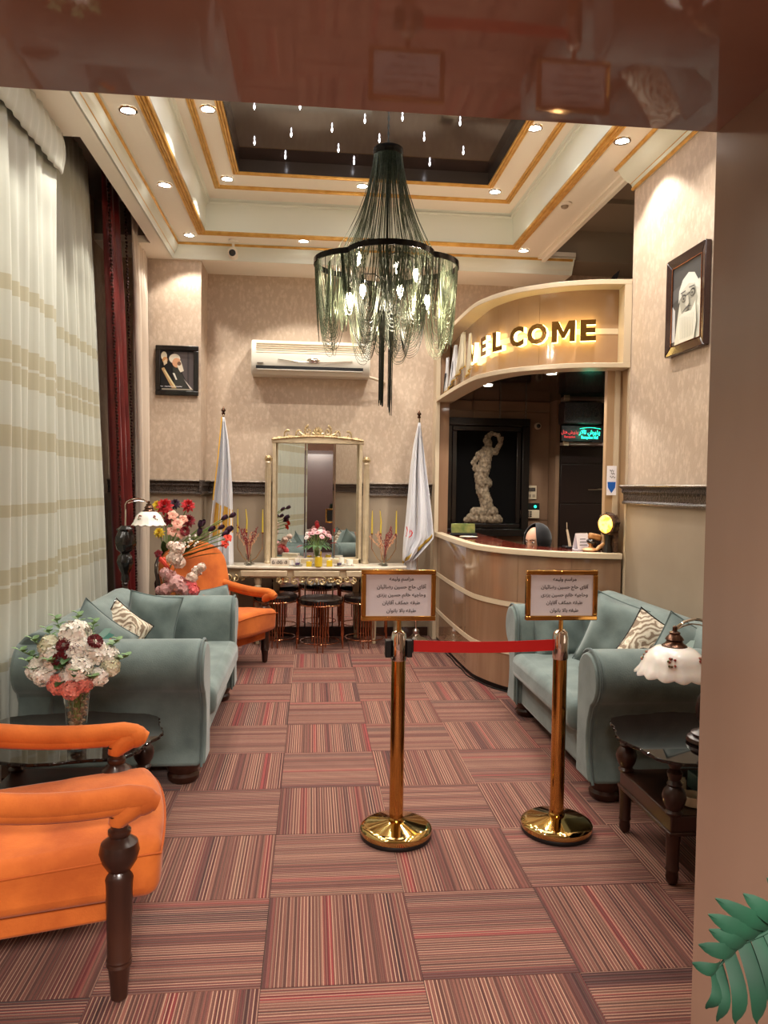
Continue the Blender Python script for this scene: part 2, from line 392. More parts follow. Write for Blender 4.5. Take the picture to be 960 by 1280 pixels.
g.add([(2.48, 7.09, 3.60), (2.48, BY, 3.60), (2.48, BY, 3.75), (2.48, 7.09, 3.75)], [(0, 1, 2, 3)])
g.build('trim_cornice', m_ceil_pale, kind='structure', recalc=False)
g = G()
for (x, y, z, r) in ((-1.283, 7.07, 3.648, .010), (-1.243, 7.028, 3.728, .013)):
    g.tube([(x, 1.28, z), (x, y, z), (2.47, y, z)], r, 8)
g.tube([(-1.266, 1.28, 3.668), (-1.266, 7.052, 3.668), (2.47, 7.052, 3.668)], .005, 6)
g.build('trim_gilt_line', m_gold, kind='structure')
# right-hand cornice runs only as far as the wall does
g = G(); pr = [(0, 3.60), (-.012, 3.60), (-.03, 3.64), (-.07, 3.66), (-.10, 3.69), (-.12, 3.72), (-.14, 3.74)]
g.add([(WX+d, y, z) for d, z in pr for y in (1.28, 5.03)], [(j*2, j*2+1, j*2+3, j*2+2) for j in range(len(pr)-1)])
g.add([(WX+d, 5.03, z) for d, z in pr]+[(WX, 5.03, 3.74)], [tuple(range(len(pr)+1))])
g.build('trim_cornice_right', m_ceil_pale, kind='structure', recalc=False)
g = G(); g.tube([(WX-.012, 1.28, 3.61), (WX-.012, 5.035, 3.61)], .013, 8); g.tube([(2.062, 1.28, 3.735), (2.062, 5.035, 3.735)], .014, 8)
g.tube([(WX-.03, 1.28, 3.645), (WX-.03, 5.035, 3.645)], .006, 6); g.build('trim_gilt_line_right', m_gold, kind='structure')
# flat band with the outer spots (z 3.74)
CX0, CX1, CY1 = -.955, 1.795, 6.69; CY0 = 2.3
wall('ceiling', [(-1.245, CX0, 1.28, 7.02, 3.74, 3.8), (CX1, 2.2, 1.28, 7.02, 3.74, 3.8), (CX0, CX1, CY1, 7.02, 3.74, 3.8), (CX0, CX1, 1.28, CY0, 3.74, 3.8),
     (-1.31, -1.245, 1.28, 7.1, 3.76, 3.8), (-1.31, 2.5, 7.02, BY, 3.76, 3.8), (2.2, 2.5, 7.03, 7.1, 3.74, 3.8)], [m_ceil])
ring('ceiling_cove', [(.006, 3.735), (.006, 3.86), (.014, 3.955), (.03, 3.985), (.05, 4.0)], CX0, CX1, CY0, CY1, m_ceil_pale)
gmold('trim_gilt_outer', CX0-.075, CX1+.075, CY0-.075, CY1+.075, 3.742, .078, .03, 4)
gmold('trim_cove_line', CX0+.01, CX1-.01, CY0+.01, CY1-.01, 3.975, .03, .012, 2, m_=m_ceil_pale)
PX0, PX1, PY0, PY1 = -.60, 1.40, 3.0, 6.03
wall('ceiling_upper', [(CX0, PX0, CY0, CY1, 4.0, 4.05), (PX1, CX1, CY0, CY1, 4.0, 4.05), (PX0, PX1, PY1, CY1, 4.0, 4.05), (PX0, PX1, CY0, PY0, 4.0, 4.05)], [m_ceil])
gmold('trim_gilt_middle', -.835, 1.675, 2.76, 6.39, 4.001, .05, .022, 3)
gmold('trim_gilt_inner', PX0-.055, PX1+.055, PY0-.055, PY1+.055, 4.001, .055, .024, 3)
wall('ceiling_gloss_panel', [(PX0-.02, PX1+.02, PY0-.02, PY1+.02, 4.085, 4.1)], [m_dark_gloss])
ring('trim_panel_side', [(.004, 3.99), (.004, 4.086)], PX0, PX1, PY0, PY1, [mat('panel_side', C(70, 62, 58), .2)])
# edge of the ceiling over the reception recess, and the dim ceiling beyond
g = G(); g.box(2.165, 2.2, 5.03, 7.05, 3.70, 3.80); g.box(2.125, 2.165, 5.03, 7.05, 3.722, 3.75)
g.build('trim_ceiling_edge', m_ceil, kind='structure', smooth=False)
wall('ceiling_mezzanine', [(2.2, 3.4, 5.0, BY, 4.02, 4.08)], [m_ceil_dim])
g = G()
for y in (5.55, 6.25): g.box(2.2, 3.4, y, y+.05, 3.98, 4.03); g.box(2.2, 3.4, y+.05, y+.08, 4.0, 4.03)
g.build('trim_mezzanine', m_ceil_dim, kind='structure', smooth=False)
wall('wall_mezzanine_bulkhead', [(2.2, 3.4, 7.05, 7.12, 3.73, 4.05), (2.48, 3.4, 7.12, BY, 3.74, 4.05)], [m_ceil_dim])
# ---- carved dado rails
def rail(name, p0, p1, out):
    """p0->p1 along the wall, out = outward normal"""
    g = G(); d = Vector(p1)-Vector(p0); o = Vector(out)
    prof = [(0, 1.43), (.012, 1.43), (.03, 1.442), (.018, 1.455), (.02, 1.50), (.034, 1.515), (.03, 1.535), (.05, 1.548), (.05, 1.56), (0, 1.565)]
    g.prism(prof, lambda a, b: Vector(p0)+o*a+Vector((0, 0, b)), lambda a, b: Vector(p1)+o*a+Vector((0, 0, b)))
    r = g.build(name, m_rail, kind='structure', smooth=False)
    # carved leaf beads along the face
    g = G(); n = int(d.length/.045)
    for i in range(n):
        c = Vector(p0)+d*((i+.5)/n)+o*.022
        ex, ey = (.019, .008) if abs(d.x) > abs(d.y) else (.008, .019)
        g.ball((c.x, c.y, 1.512), ex, ey, .016, 6, 4)
        g.ball((c.x+d.normalized().x*.02, c.y+d.normalized().y*.02, 1.537), ex*.6, ey*.8, .008, 5, 3)
    g.build('carving', m_rail, r)['kind'] = 'stuff'
    g = G(); g.tube([Vector(p0)+o*.048+Vector((0, 0, 1.557)), Vector(p1)+o*.048+Vector((0, 0, 1.557))], .007, 6)
    g.tube([Vector(p0)+o*.02+Vector((0, 0, 1.437)), Vector(p1)+o*.02+Vector((0, 0, 1.437))], .008, 6)
    g.build('rail_edge', m_railtop, r)
rail('trim_rail_back', (-1.045, BY, 0), (1.22, BY, 0), (0, -1, 0))
rail('trim_rail_pilaster', (-1.88, 7.12, 0), (-1.045, 7.12, 0), (0, -1, 0))
rail('trim_rail_return', (-1.045, 7.07, 0), (-1.045, BY, 0), (1, 0, 0))
rail('trim_rail_right', (WX, 1.28, 0), (WX, 5.05, 0), (-1, 0, 0))
wall('baseboard_back', [(-1.04, 1.2, BY-.015, BY, 0, .09), (-1.88, -1.04, 7.105, 7.12, 0, .09)], [m_wood])
wall('baseboard_right', [(WX-.015, WX, 1.3, 5.0, 0, .09)], [m_wood])
# ---- downlights
def downlight(loc, label, w=SPOT_W, r=.042, aim=None, group='ceiling downlights', size=105):
    t = thing('downlight', label, 'downlight', loc, 0, group)
    g = G(); g.lathe([(r+.014, 0), (r+.012, -.006), (r, -.007), (r-.002, .0)], 20, cap=False); g.build('trim_ring', m_chrome, t, local=True)
    G().lathe([(r-.001, -.003), (0, -.003)], 20, cap=False).build('lens', m_lightdisc, t, local=True)
    lamp('SPOT', (loc[0], loc[1], loc[2]-.015), w, .035, size=size, aim=aim or (loc[0], loc[1], 0), blend=.25)
    return t
YS = [2.42, 3.5, 4.62, 5.72, 6.83]
lab = {2.42: 'left ceiling band downlight hidden above the lintel, right over the nearest armchair', 4.62: 'nearest of the three downlights on the left edge of the ceiling', 5.72: 'middle downlight on the left edge of the ceiling', 6.83: 'downlight at the far left corner of the ceiling'}
for y in YS: downlight((-1.11, y, 3.738), lab.get(y, 'downlight on the left ceiling band, hidden above the lintel'), SPOT_W*(.42 if y < 4 else .62))
labr = {2.42: 'right ceiling band downlight hidden above the lintel, over the right side table', 4.62: 'downlight on the right ceiling band near the papered wall', 6.83: 'downlight at the far right corner of the ceiling above the canopy'}
for y in YS:
    if y != 5.72: downlight((1.93, y, 3.738), labr.get(y, 'downlight on the right ceiling band, hidden above the lintel'), SPOT_W*(.6 if y < 4 else .78))
downlight((-.1, 6.85, 3.738), 'downlight on the far ceiling band above the air conditioner')
downlight((.92, 6.82, 3.738), 'downlight on the far ceiling band behind the chandelier')
for x, y, l in ((-.71, 5.08, 'inner downlight at the left, nearest the gloss panel edge'), (-.71, 6.2, 'inner downlight at the far left corner of the gloss panel'), (.385, 6.2, 'inner downlight in the middle of the far side of the gloss panel'),
                (1.49, 6.17, 'inner downlight at the far right corner of the gloss panel'), (1.49, 5.06, 'inner downlight at the right side of the gloss panel'),
                (-.71, 3.9, 'inner downlight hidden above the lintel at the left'), (1.49, 3.9, 'inner downlight hidden above the lintel at the right'), (-.71, 2.85, 'inner downlight hidden above the lintel, near left'), (1.49, 2.85, 'inner downlight hidden above the lintel, near right')):
    downlight((x, y, 3.998), l, INNER_W)
# ---- star crystals hanging from the gloss panel
star = None
SP = [(-.414, 5.161), (-.108, 5.123), (.338, 5.256), (.593, 5.189), (1.0, 5.206), (.114, 5.416), (-.178, 5.527), (-.454, 5.692), (.464, 5.534), (.786, 5.466), (.171, 5.732), (-.233, 5.90), (.30, 5.93), (.893, 5.88), (1.114, 5.65)]
for i in range(14): SP.append((-.4+1.6*random.random(), 3.1+1.85*random.random()))
for i, (x, y) in enumerate(SP):
    if star is None:
        star = G().lathe([(.002, 0), (.004, -.008), (.006, -.018), (.002, -.032), (0, -.035)], 6, cap=False).build('star_light', m_star, loc=(x, y, 4.085))
        o = star
    else:
        o = star.copy(); COL.objects.link(o); o.location = (x, y, 4.085)
    o['label'] = 'tiny white crystal star light hanging from the dark gloss ceiling panel'; o['category'] = 'star light'; o['group'] = 'star lights in the dark ceiling panel'
lamp('AREA', (.4, 4.5, 4.05), 14, .8, (.95, .93, 1))
# smoke detector + security camera
t = thing('smoke_detector', 'small white smoke detector on the ceiling above the canopy', 'smoke detector', (1.923, 5.677, 3.74))
G().lathe([(.055, 0), (.055, -.012), (.035, -.022)], 20).build('base', m_ceil, t, local=True)
G().lathe([(.03, -.02), (.026, -.035), (.012, -.042), (0, -.042)], 14).build('sensor', m_dado, t, local=True)
t = thing('security_camera', 'white bullet security camera with black lens under the ceiling', 'camera', (-.735, 6.93, 3.70))
G().lathe([(.045, .04), (.045, .03), (.012, .025), (.012, -.055)], 14).build('bracket', m_ceil, t, local=True)
G().lathe([(.03, -.05), (.042, -.04), (.042, .05), (.03, .06)], 18, T=T(0, -.01, -.085, rx=R(82))).build('body', m_ceil, t, local=True)
G().lathe([(.030, 0), (.03, .012), (0, .014)], 16, T=T(0, -.068, -.095, rx=R(82))).build('lens', m_black, t, local=True)
# ================================================================ CURTAINS
def banded_cloth(name, base, band, bands):
    M = mat(name, base, .85, sheen=.2, spec=.2)
    N, L = nodes(M); b = N['Principled BSDF']
    tc = N.new('ShaderNodeTexCoord'); sp = N.new('ShaderNodeSeparateXYZ'); L.new(tc.outputs['Object'], sp.inputs[0])
    rp = N.new('ShaderNodeValToRGB'); rp.color_ramp.interpolation = 'CONSTANT'; e = rp.color_ramp.elements
    mr = N.new('ShaderNodeMath'); mr.operation = 'DIVIDE'; mr.inputs[1].default_value = 4.0; L.new(sp.outputs[2], mr.inputs[0]); L.new(mr.outputs[0], rp.inputs[0])
    st = [(0, base)]
    for a, c, col in bands: st += [(a/4, col), (c/4, base)]
    while len(e) < len(st): e.new(.5)
    for el, (p, c) in zip(e, st): el.position = p; el.color = c
    L.new(rp.outputs[0], b.inputs['Base Color'])
    return M
cb = C(192, 194, 182); bb_ = C(178, 173, 150); th = C(232, 232, 220)
m_sheer = banded_cloth('sheer_banded_cloth', cb, bb_, [(.56, .60, bb_), (.90, .98, bb_), (1.0, 1.065, bb_), (1.33, 1.405, bb_), (1.70, 1.80, bb_), (2.03, 2.11, bb_), (2.135, 2.23, bb_), (2.48, 2.55, bb_)])
m_sheer2 = banded_cloth('sheer_banded_cloth_back', C(190, 191, 178), bb_, [(.90, .98, bb_), (1.0, 1.065, bb_), (1.33, 1.405, bb_), (1.70, 1.80, bb_), (2.03, 2.11, bb_), (2.135, 2.23, bb_), (2.48, 2.55, bb_)])
m_creamdr = mat('cream_drape_cloth', C(214, 198, 180), .7, sheen=.4)
m_burg = mat('burgundy_satin', C(112, 26, 22), .38, sheen=.4, col2=C(84, 16, 16), nscale=4)
m_sequin = mat('dark_beaded_trim', C(70, 30, 26), .3, .6, C(30, 14, 14), 180)
def curtain(t, name, x, y0, y1, z0, z1, folds, amp, m_, y0b=None, y1b=None, seed=0, pinch=.25, xb=None, local_parts=None):
    """pleated sheet hanging at x; (y0,y1) at the top, (y0b,y1b) at the hem"""
    y0b = y0 if y0b is None else y0b; y1b = y1 if y1b is None else y1b; xb = x if xb is None else xb
    rnd = random.Random(seed); ph = [rnd.uniform(-.5, .5) for _ in range(folds+3)]
    nu = folds*8+1; nv = 14
    def fn(u, v):
        z = z1+(z0-z1)*v
        a = u*folds; k = int(a); w = ph[k]+(ph[k+1]-ph[k])*(a-k)
        s = math.sin(2*PI*(a+.25*w)); s = math.copysign(abs(s)**.75, s)
        A = amp*(pinch+(1-pinch)*min(1, v*3.5))*(1+.5*w)
        yy = (y0+(y1-y0)*u)*(1-v)+(y0b+(y1b-y0b)*u)*v
        return (x+(xb-x)*v+A*s+.012*math.sin(5*v+7*w), yy+.25*A*math.cos(2*PI*a), z)
    return G().grid(fn, nu, nv).build(name, m_, t, solid=.003, ang=80, recalc=False)
t = thing('sheer_curtain', 'pale pleated curtain with beige bands hanging in front of the ceiling, nearest on the left', 'curtain', (-1.55, 3.2, 0))
curtain(t, 'panel', -1.545, 1.35, 4.66, .02, 3.58, 26, .024, m_sheer, seed=3)
g = G()
def hd(u, v):
    a = u*34; s = math.sin(2*PI*a)
    return (-1.50+.008*s*(1-.3*v)+.02*math.sin(PI*v), 1.35+3.31*u, 3.598-.24*v-.008*abs(math.sin(PI*u*9)))
g.grid(hd, 34*6+1, 7); g.build('heading', m_sheer2, t, solid=.004, recalc=False, ang=80)
t = thing('sheer_curtain', 'pale banded curtain hanging from the dark ceiling slot beside the burgundy drape', 'curtain', (-1.7, 5.3, 0))
curtain(t, 'panel', -1.70, 4.55, 5.85, .02, 3.93, 12, .028, m_sheer2, y1b=6.5, seed=5)
t = thing('burgundy_drape', 'burgundy satin drape with dark beaded edges hanging from ceiling slot', 'curtain', (-1.62, 6.2, 0))
p = curtain(t, 'panel', -1.60, 5.90, 6.42, .03, 3.93, 5, .04, m_burg, y0b=6.48, y1b=6.92, seed=8)
g = G()
for ya, yb in ((5.90, 6.48), (6.42, 6.94)):
    for i in range(150):
        v = i/149; g.ball((-1.565, ya+(yb-ya)*v+.012*math.sin(i*1.7), 3.93-3.9*v), .011, .02, .012, 5, 4)
o = g.build('beaded_edge', m_sequin, t); o['kind'] = 'stuff'
t = thing('cream_drape', 'cream satin drape hanging between burgundy drape and papered pilaster', 'curtain', (-1.62, 6.8, 0))
curtain(t, 'panel', -1.53, 6.46, 7.06, .03, 3.93, 7, .032, m_creamdr, y0b=6.96, y1b=7.085, seed=11)
# ================================================================ SEATING
def pillow(W, H, TH, n=13):
    g = G()
    def f(u, v, sgn):
        a = 2*u-1; b = 2*v-1
        px = a*W/2*(1-.09*(1-b*b)); pz = b*H/2*(1-.09*(1-a*a))
        d = TH/2*((1-a**4)*(1-b**4))**.45
        d *= 1+.10*math.sin(6*a+2*b)*math.cos(5*b-a)
        return (px, sgn*d, pz)
    g.grid(lambda u, v: f(u, v, 1), n, n); g.grid(lambda u, v: f(u, v, -1), n, n)
    return g
def seam(W, H):
    pts = []
    for k in range(48):
        q = k/12; s = int(q); a = 2*(q-s)-1
        a, b = [(a, -1), (1, a), (-a, 1), (-1, -a)][s % 4]
        pts.append((a*W/2*(1-.09*(1-b*b)), 0, b*H/2*(1-.09*(1-a*a))))
    return G().tube(pts, .005, 6, closed=True)
m_pattern = mat('swirl_print_cloth', C(206, 196, 176), .8)
N, L = nodes(m_pattern); b = N['Principled BSDF']; tc = N.new('ShaderNodeTexCoord')
nz = N.new('ShaderNodeTexNoise'); nz.inputs['Scale'].default_value = 6; L.new(tc.outputs['Object'], nz.inputs[0])
wv = N.new('ShaderNodeTexWave'); wv.wave_type = 'RINGS'; wv.rings_direction = 'SPHERICAL'; wv.inputs['Scale'].default_value = 13; wv.inputs['Distortion'].default_value = 11; wv.inputs['Detail'].default_value = 2
L.new(tc.outputs['Object'], wv.inputs[0]); q = N.new('ShaderNodeValToRGB'); e = q.color_ramp.elements
e[0].position = .3; e[0].color = C(134, 116, 98); e[1].position = .45; e[1].color = C(214, 204, 184); x = e.new(.62); x.color = C(206, 190, 162); x = e.new(.75); x.color = C(150, 142, 130); x = e.new(.85); x.color = C(216, 208, 190)
L.new(wv.outputs['Fac'], q.inputs[0]); L.new(q.outputs[0], b.inputs['Base Color'])
def cushion(label, loc, rot, W, H, TH, m_, edge=None, group=None, motif=None):
    t = thing('cushion', label, 'cushion', loc, 0, group or 'cushions on the sofas'); t.rotation_euler = rot
    pillow(W, H, TH).build('cover', m_, t, local=True, sub=1, ang=80)
    seam(W, H).build('seam', edge or m_velvet_d, t, local=True)
    if motif:
        g = G()
        for sx, sz, r in ((.0, .02, .055), (-.05, -.03, .04), (.05, -.05, .035)):
            pts = [(sx+r*(1-k/40)*math.cos(k*.42), -TH/2*.97-.001, sz+r*(1-k/40)*math.sin(k*.42)) for k in range(34)]
            g.tube(pts, .0035, 5)
        g.build('embroidery', m_creamdr, t, local=True)
    return t
def feather_motif(t, TH, cols, s=1):
    g = G()
    for k, c in enumerate(cols):
        g.cc = c; a = .5+.35*k
        p = [(0, 0), (.03, .02), (.085, .025), (.12, 0), (.08, -.012), (.03, -.012)]
        g.add([(s*(x*math.cos(a)-y*math.sin(a))-.05, -TH/2*.99-.003-.001*k, s*(x*math.sin(a)+y*math.cos(a))) for x, y in p], [(0, 1, 2, 3, 4, 5)])
    g.build('printed_leaf_motif', m_print, t, local=True, smooth=False)
def sofa(label, W, D, loc, rz, ha=.72, hb=.80, seat=.45):
    t = thing('sofa', label, 'sofa', loc, rz, 'teal velvet sofas')
    yf, yb = -D/2, D/2; aw = .24; xi = W/2-aw
    G().box(-xi-.1, xi+.1, yf+.03, yb-.06, .09, .29).build('base_frame', m_velvet, t, bev=.02, local=True)
    s = G(); s.box(-xi-.0, xi+.0, yf-.05, yb-.22, .285, seat); o = s.build('seat_cushion', m_velvet, t, bev=.055, seg=4, local=True)
    # rolled back
    pr = [(yb-.22, .40), (yb-.26, .55), (yb-.285, hb-.14)]
    cy, cz, r = yb-.165, hb-.12, .12
    pr += [(cy+r*math.cos(R(a)), cz+r*math.sin(R(a))) for a in range(170, -50, -20)]
    pr += [(yb-.06, .45), (yb-.05, .1), (yb-.2, .1)]
    x0 = W/2-.05
    G().prism(pr, lambda a, b: (-x0, a, b), lambda a, b: (x0, a, b)).build('backrest', m_velvet, t, bev=.015, local=True)
    for sx in (-1, 1):
        P = [(0, .10), (0, .50)]
        cx, cz, r = .135, ha-.135, .137
        P += [(cx+r*math.cos(R(a)), cz+r*math.sin(R(a))) for a in range(165, -75, -12)]
        P += [(.158, .40), (.148, .32), (.155, .22), (.175, .15), (.20, .10)]
        f0 = lambda a, b: (sx*(xi+a), yf, b); f1 = lambda a, b: (sx*(xi+a), yb-.05, b)
        am = G().prism(P, f0, f1).build('arm', m_velvet, t, bev=.022, seg=3, local=True)
        sc = [(.125+(a-.125)*.93, .36+(b-.36)*.96) for a, b in P]
        G().prism(sc, lambda a, b: (sx*(xi+a), yf-.022, b), lambda a, b: (sx*(xi+a), yf+.01, b)).build('front_panel', m_velvet, am, bev=.01, local=True)
        G().tube([(sx*(xi+a), yf-.004, b) for a, b in P], .007, 6).build('piping', m_velvet_d, am, local=True)
        for y in (yf+.10, yb-.14):
            G().lathe([(.068, 0), (.078, .012), (.082, .035), (.072, .05), (.078, .062), (.09, .085), (.09, .10)], 22, at=(sx*(W/2-.14), y, 0)).build('foot', m_wood, t, local=True)
    return t
sofa('teal velvet sofa on the left against the pale curtains', 1.72, .95, (-1.02, 4.60, 0), R(90), ha=.735, hb=.785)
sofa('teal velvet sofa on the right under the reception counter', 1.62, .84, (1.79, 4.20, 0), R(-90), ha=.745, hb=.835)
# cushions: (x across the picture plane etc.)
c1 = cushion('plain teal cushion with a creased corner leaning on far arm of left sofa', (-1.06, 5.08, .60), (R(-14), R(6), R(-12)), .37, .38, .14, m_velvet)
c2 = cushion('swirl printed cushion between two plain ones on the left sofa', (-1.17, 4.76, .59), (R(-18), R(40), R(30)), .31, .31, .12, m_pattern, m_blackwood, motif=True)
c3 = cushion('teal cushion with orange leaf print partly hidden by the white bouquet', (-1.20, 4.30, .60), (R(-20), R(40), R(35)), .40, .40, .13, m_velvet)
feather_motif(c3, .13, [C(200, 98, 40), C(70, 120, 110), C(120, 150, 140)])
c4 = cushion('square plain teal cushion leaning on the far arm of right sofa', (1.66, 4.78, .565), (R(-16), 0, R(8)), .40, .34, .15, m_velvet)
c5 = cushion('largest rounded plain teal cushion tilted at the middle of right sofa', (1.84, 4.22, .65), (R(-18), R(14), R(-42)), .47, .44, .24, m_velvet)
c6 = cushion('swirl printed cream cushion on the right sofa', (1.86, 3.86, .63), (R(-20), R(30), R(-30)), .38, .38, .14, m_pattern, m_blackwood, motif=True)
c7 = cushion('teal cushion with orange and blue leaf print behind the glass lamp shade', (1.93, 3.62, .64), (R(-20), R(25), R(-38)), .40, .40, .14, m_velvet)
feather_motif(c7, .14, [C(214, 120, 70), C(110, 160, 176), C(176, 196, 190)], 1.2)
# ---- orange armchairs (front = local -Y)
LEG = [(.012, 0), (.024, .012), (.026, .05), (.031, .10), (.037, .112), (.034, .12), (.037, .128), (.034, .135), (.036, .25), (.041, .36), (.043, .375), (.040, .385)]
def armchair(label, loc, rz, hb=.98, bw=1, aw=.30):
    t = thing('armchair', label, 'armchair', loc, rz, 'orange velvet armchairs')
    yf = -.30
    # front posts: leg, ball, neck up to the arm
    prof = LEG+[(.034, .395), (.040, .405), (.052, .425), (.058, .45), (.052, .475), (.036, .488), (.028, .494), (.033, .503), (.033, .512), (.025, .518), (.026, .545), (.032, .56)]
    for sx in (-1, 1):
        G().lathe(prof, 22, at=(sx*aw, yf+.06, 0)).build('front_leg', m_wood, t, local=True)
        G().tube([(sx*(aw-.05), .30, 0), (sx*(aw-.05), .27, .18), (sx*(aw-.05), .25, .40)], [.018, .024, .028], 8).build('rear_leg', m_wood, t, local=True)
        # padded arm with a scrolled front
        pts = []; rr = []
        for k in range(15):
            v = k/14; y = yf-.045+v*.58
            z = .612-.012*math.sin(v*PI)+.05*v*v
            if k == 0: z -= .035
            if k == 1: z -= .012
            pts.append((sx*(aw+.012*math.sin(v*PI)), y, z)); rr.append(.036 if k else .024)
        g = G(); g.tube(pts, rr, 12); g.ball((sx*aw, yf-.005, .588), .037, .045, .042, 14, 9)
        g.tube([(sx*aw, yf-.01, .592), (sx*aw, yf+.03, .575), (sx*aw, yf+.06, .55), (sx*aw, yf+.065, .528)], [.034, .040, .034, .027], 12); g.tube([(p[0], p[1], p[2]-.020) for p in pts[2:]], .030, 10)
        am = g.build('arm', m_orange, t, local=True, ang=70)
        g = G(); side = [(yf+.10, .40), (.26, .36), (.27, .60), (yf+.5, .60)]
    s = G(); s.box(-aw+.045, aw-.045, yf+.02, .26, .215, .30); s.build('seat_rail', m_orange, t, bev=.012, local=True)
    g = G()
    def top(u, v):
        a = 2*u-1; b_ = v
        w = (aw+.02)*(1-.03*b_); y = yf-.055+.60*b_
        bulge = .03*(1-a*a)*(1 if b_ < .5 else .4)
        return (a*w, y-(.03*(1-a*a) if b_ < .3 else 0), .345+.125+bulge-.02*b_)
    nu, nv = 15, 15
    P0 = [top(i/(nu-1), j/(nv-1)) for j in range(nv) for i in range(nu)]
    vs = P0+[(x*.985, y*.985, .292) for x, y, z in P0]
    fs = [(j*nu+i, j*nu+i+1, (j+1)*nu+i+1, (j+1)*nu+i) for j in range(nv-1) for i in range(nu-1)]
    n0 = nu*nv; fs += [tuple(n0+k for k in f[::-1]) for f in fs[:]]
    edge = [i for i in range(nu)]+[j*nu+nu-1 for j in range(1, nv)]+[(nv-1)*nu+i for i in range(nu-2, -1, -1)]+[j*nu for j in range(nv-2, 0, -1)]
    fs += [(edge[k], n0+edge[k], n0+edge[(k+1) % len(edge)], edge[(k+1) % len(edge)]) for k in range(len(edge))]
    s = G().add(vs, fs).build('seat_cushion', m_orange, t, bev=.05, seg=4, local=True, ang=60)
    g = G(); el = [P0[k] for k in edge]
    g.tube([(x*1.003, y*1.003-.0, z-.035) for x, y, z in el], .0035, 5, closed=True); g.build('seam', mat('orange_seam', C(168, 78, 20), .8), s, local=True)
    # arched upholstered back, leaning
    out = [(-.27, 0), (-.30, .18), (-.30, .36)]+[(-.30*math.cos(R(a)), .36+.20*math.sin(R(a))) for a in range(15, 166, 15)]+[(.30, .36), (.30, .18), (.27, 0)]
    Tb = T(0, .20, .44, rx=R(-13))
    out = [(a*bw, b) for a, b in out]
    G().prism([(a, b*hb) for a, b in out], lambda a, b: (a, -.055, b), lambda a, b: (a, .055, b), T=Tb).build('backrest', m_orange, t, bev=.04, seg=4, local=True)
    G().tube([(a*1.0, .058, b*hb) for a, b in out], .012, 6, T=Tb).build('back_frame', m_wood, t, local=True)
    return t
armchair('orange velvet armchair with dark turned legs, nearest on the left', (-.86, 2.44, 0), R(105))
armchair('orange velvet armchair behind the left sofa with a teal cushion on it', (-.75, 6.30, 0), R(58), hb=1.10, bw=1.3)
cushion('teal cushion lying on the far orange armchair, above the left sofa', (-.80, 6.06, .565), (R(-30), R(-4), R(40)), .42, .27, .12, m_velvet)
t = cushion('swirl printed cushion cut by the left picture edge on nearest armchair', (-1.10, 2.33, .62), (R(-10), R(10), R(100)), .36, .36, .12, m_pattern)
# ================================================================ SIDE TABLES
TLEG = [(.012, 0), (.022, .012), (.025, .03), (.022, .05), (.027, .06), (.024, .07), (.027, .17), (.030, .20)]
TPOST = [(.030, 0), (.034, .01), (.026, .02), (.040, .045), (.046, .07), (.040, .095), (.024, .112), (.03, .12), (.02, .135), (.027, .15), (.03, .165), (.018, .18), (.026, .195), (.026, .212)]
def side_table(label, loc, rz=0, w=.25, d=.22, zt=.50, glass=(.36, .32)):
    t = thing('side_table', label, 'table', loc, rz, 'dark side tables with smoked glass tops')
    zs = zt-.235
    sh = G().box(-w-.02, w+.02, -d-.02, d+.02, zs-.07, zs).build('lower_shelf', m_wood, t, bev=.006, local=True)
    G().box(-w-.028, w+.028, -d-.028, d+.028, zs-.078, zs-.062).build('shelf_moulding', m_wood, sh, bev=.005, local=True)
    for sx in (-1, 1):
        for sy in (-1, 1):
            g = G(); g.lathe([(r, z*(zs-.07)/.20) for r, z in TLEG], 18, at=(sx*w, sy*d, 0)); g.build('leg', m_wood, t, local=True)
            G().lathe(TPOST, 20, at=(sx*w, sy*d, zs)).build('post', m_wood, t, local=True)
    # wavy-edged smoked glass top
    n = 96; out = []
    for k in range(n):
        a = 2*PI*k/n; c, s = math.cos(a), math.sin(a)
        q = (abs(c)**2.8+abs(s)**2.8)**(-1/2.8)
        q *= 1+.035*math.cos(8*a)+.008*math.sin(30*a)
        out.append((glass[0]*q*c, glass[1]*q*s))
    G().prism(out, lambda a, b: (a, b, zt-.022), lambda a, b: (a, b, zt-.008)).build('glass_top', m_smoke, t, bev=.003, local=True)
    g = G()
    for k in range(n):
        if k % 2 == 0: a, b = out[k]; g.ball((a*.995, b*.995, zt-.015), .0075, .0075, .006, 6, 4)
    g.build('chipped_glass_edge', m_smoke, t, local=True)['kind'] = 'stuff'
    return t
side_table('dark wooden side table with smoked glass top beside the right sofa', (1.66, 2.94, 0), 0, .25, .22, .51, (.37, .33))
side_table('dark wooden side table with smoked glass top between left sofa and nearest armchair', (-1.0, 3.13, 0), 0, .27, .22, .50, (.38, .31))
side_table('dark side table behind the left sofa under flowers and lamp', (-1.30, 5.95, 0), 0, .22, .2, .50, (.28, .26))
def bowl(label, loc, r=.035, h=.035, m_=None, name='ashtray', cat='ashtray'):
    t = thing(name, label, cat, loc)
    g = G(); g.lathe([(r*.8, 0), (r, .004), (r*1.02, h), (r*.9, h+.001), (r*.86, .008), (0, .007)], 22)
    g.build('bowl', m_ or m_porcelain, t, local=True)
    g = G()
    for k in range(4): a = k*PI/2+.3; g.box(-.006, .006, -.005, .005, h-.003, h+.004, T=T(r*.96*math.cos(a), r*.96*math.sin(a), 0, rz=a))
    g.build('cigarette_rest', m_ or m_porcelain, t, local=True)
    return t
bowl('small cream ashtray on the lower shelf of the right side table', (1.53, 2.80, .276), .045, .04, mat('cream_ceramic', C(214, 204, 178), .4))
bowl('second cream cup behind the ashtray on the right side table shelf', (1.53, 2.93, .276), .035, .05, mat('cream_ceramic', C(214, 204, 178), .4), 'cup', 'cup')
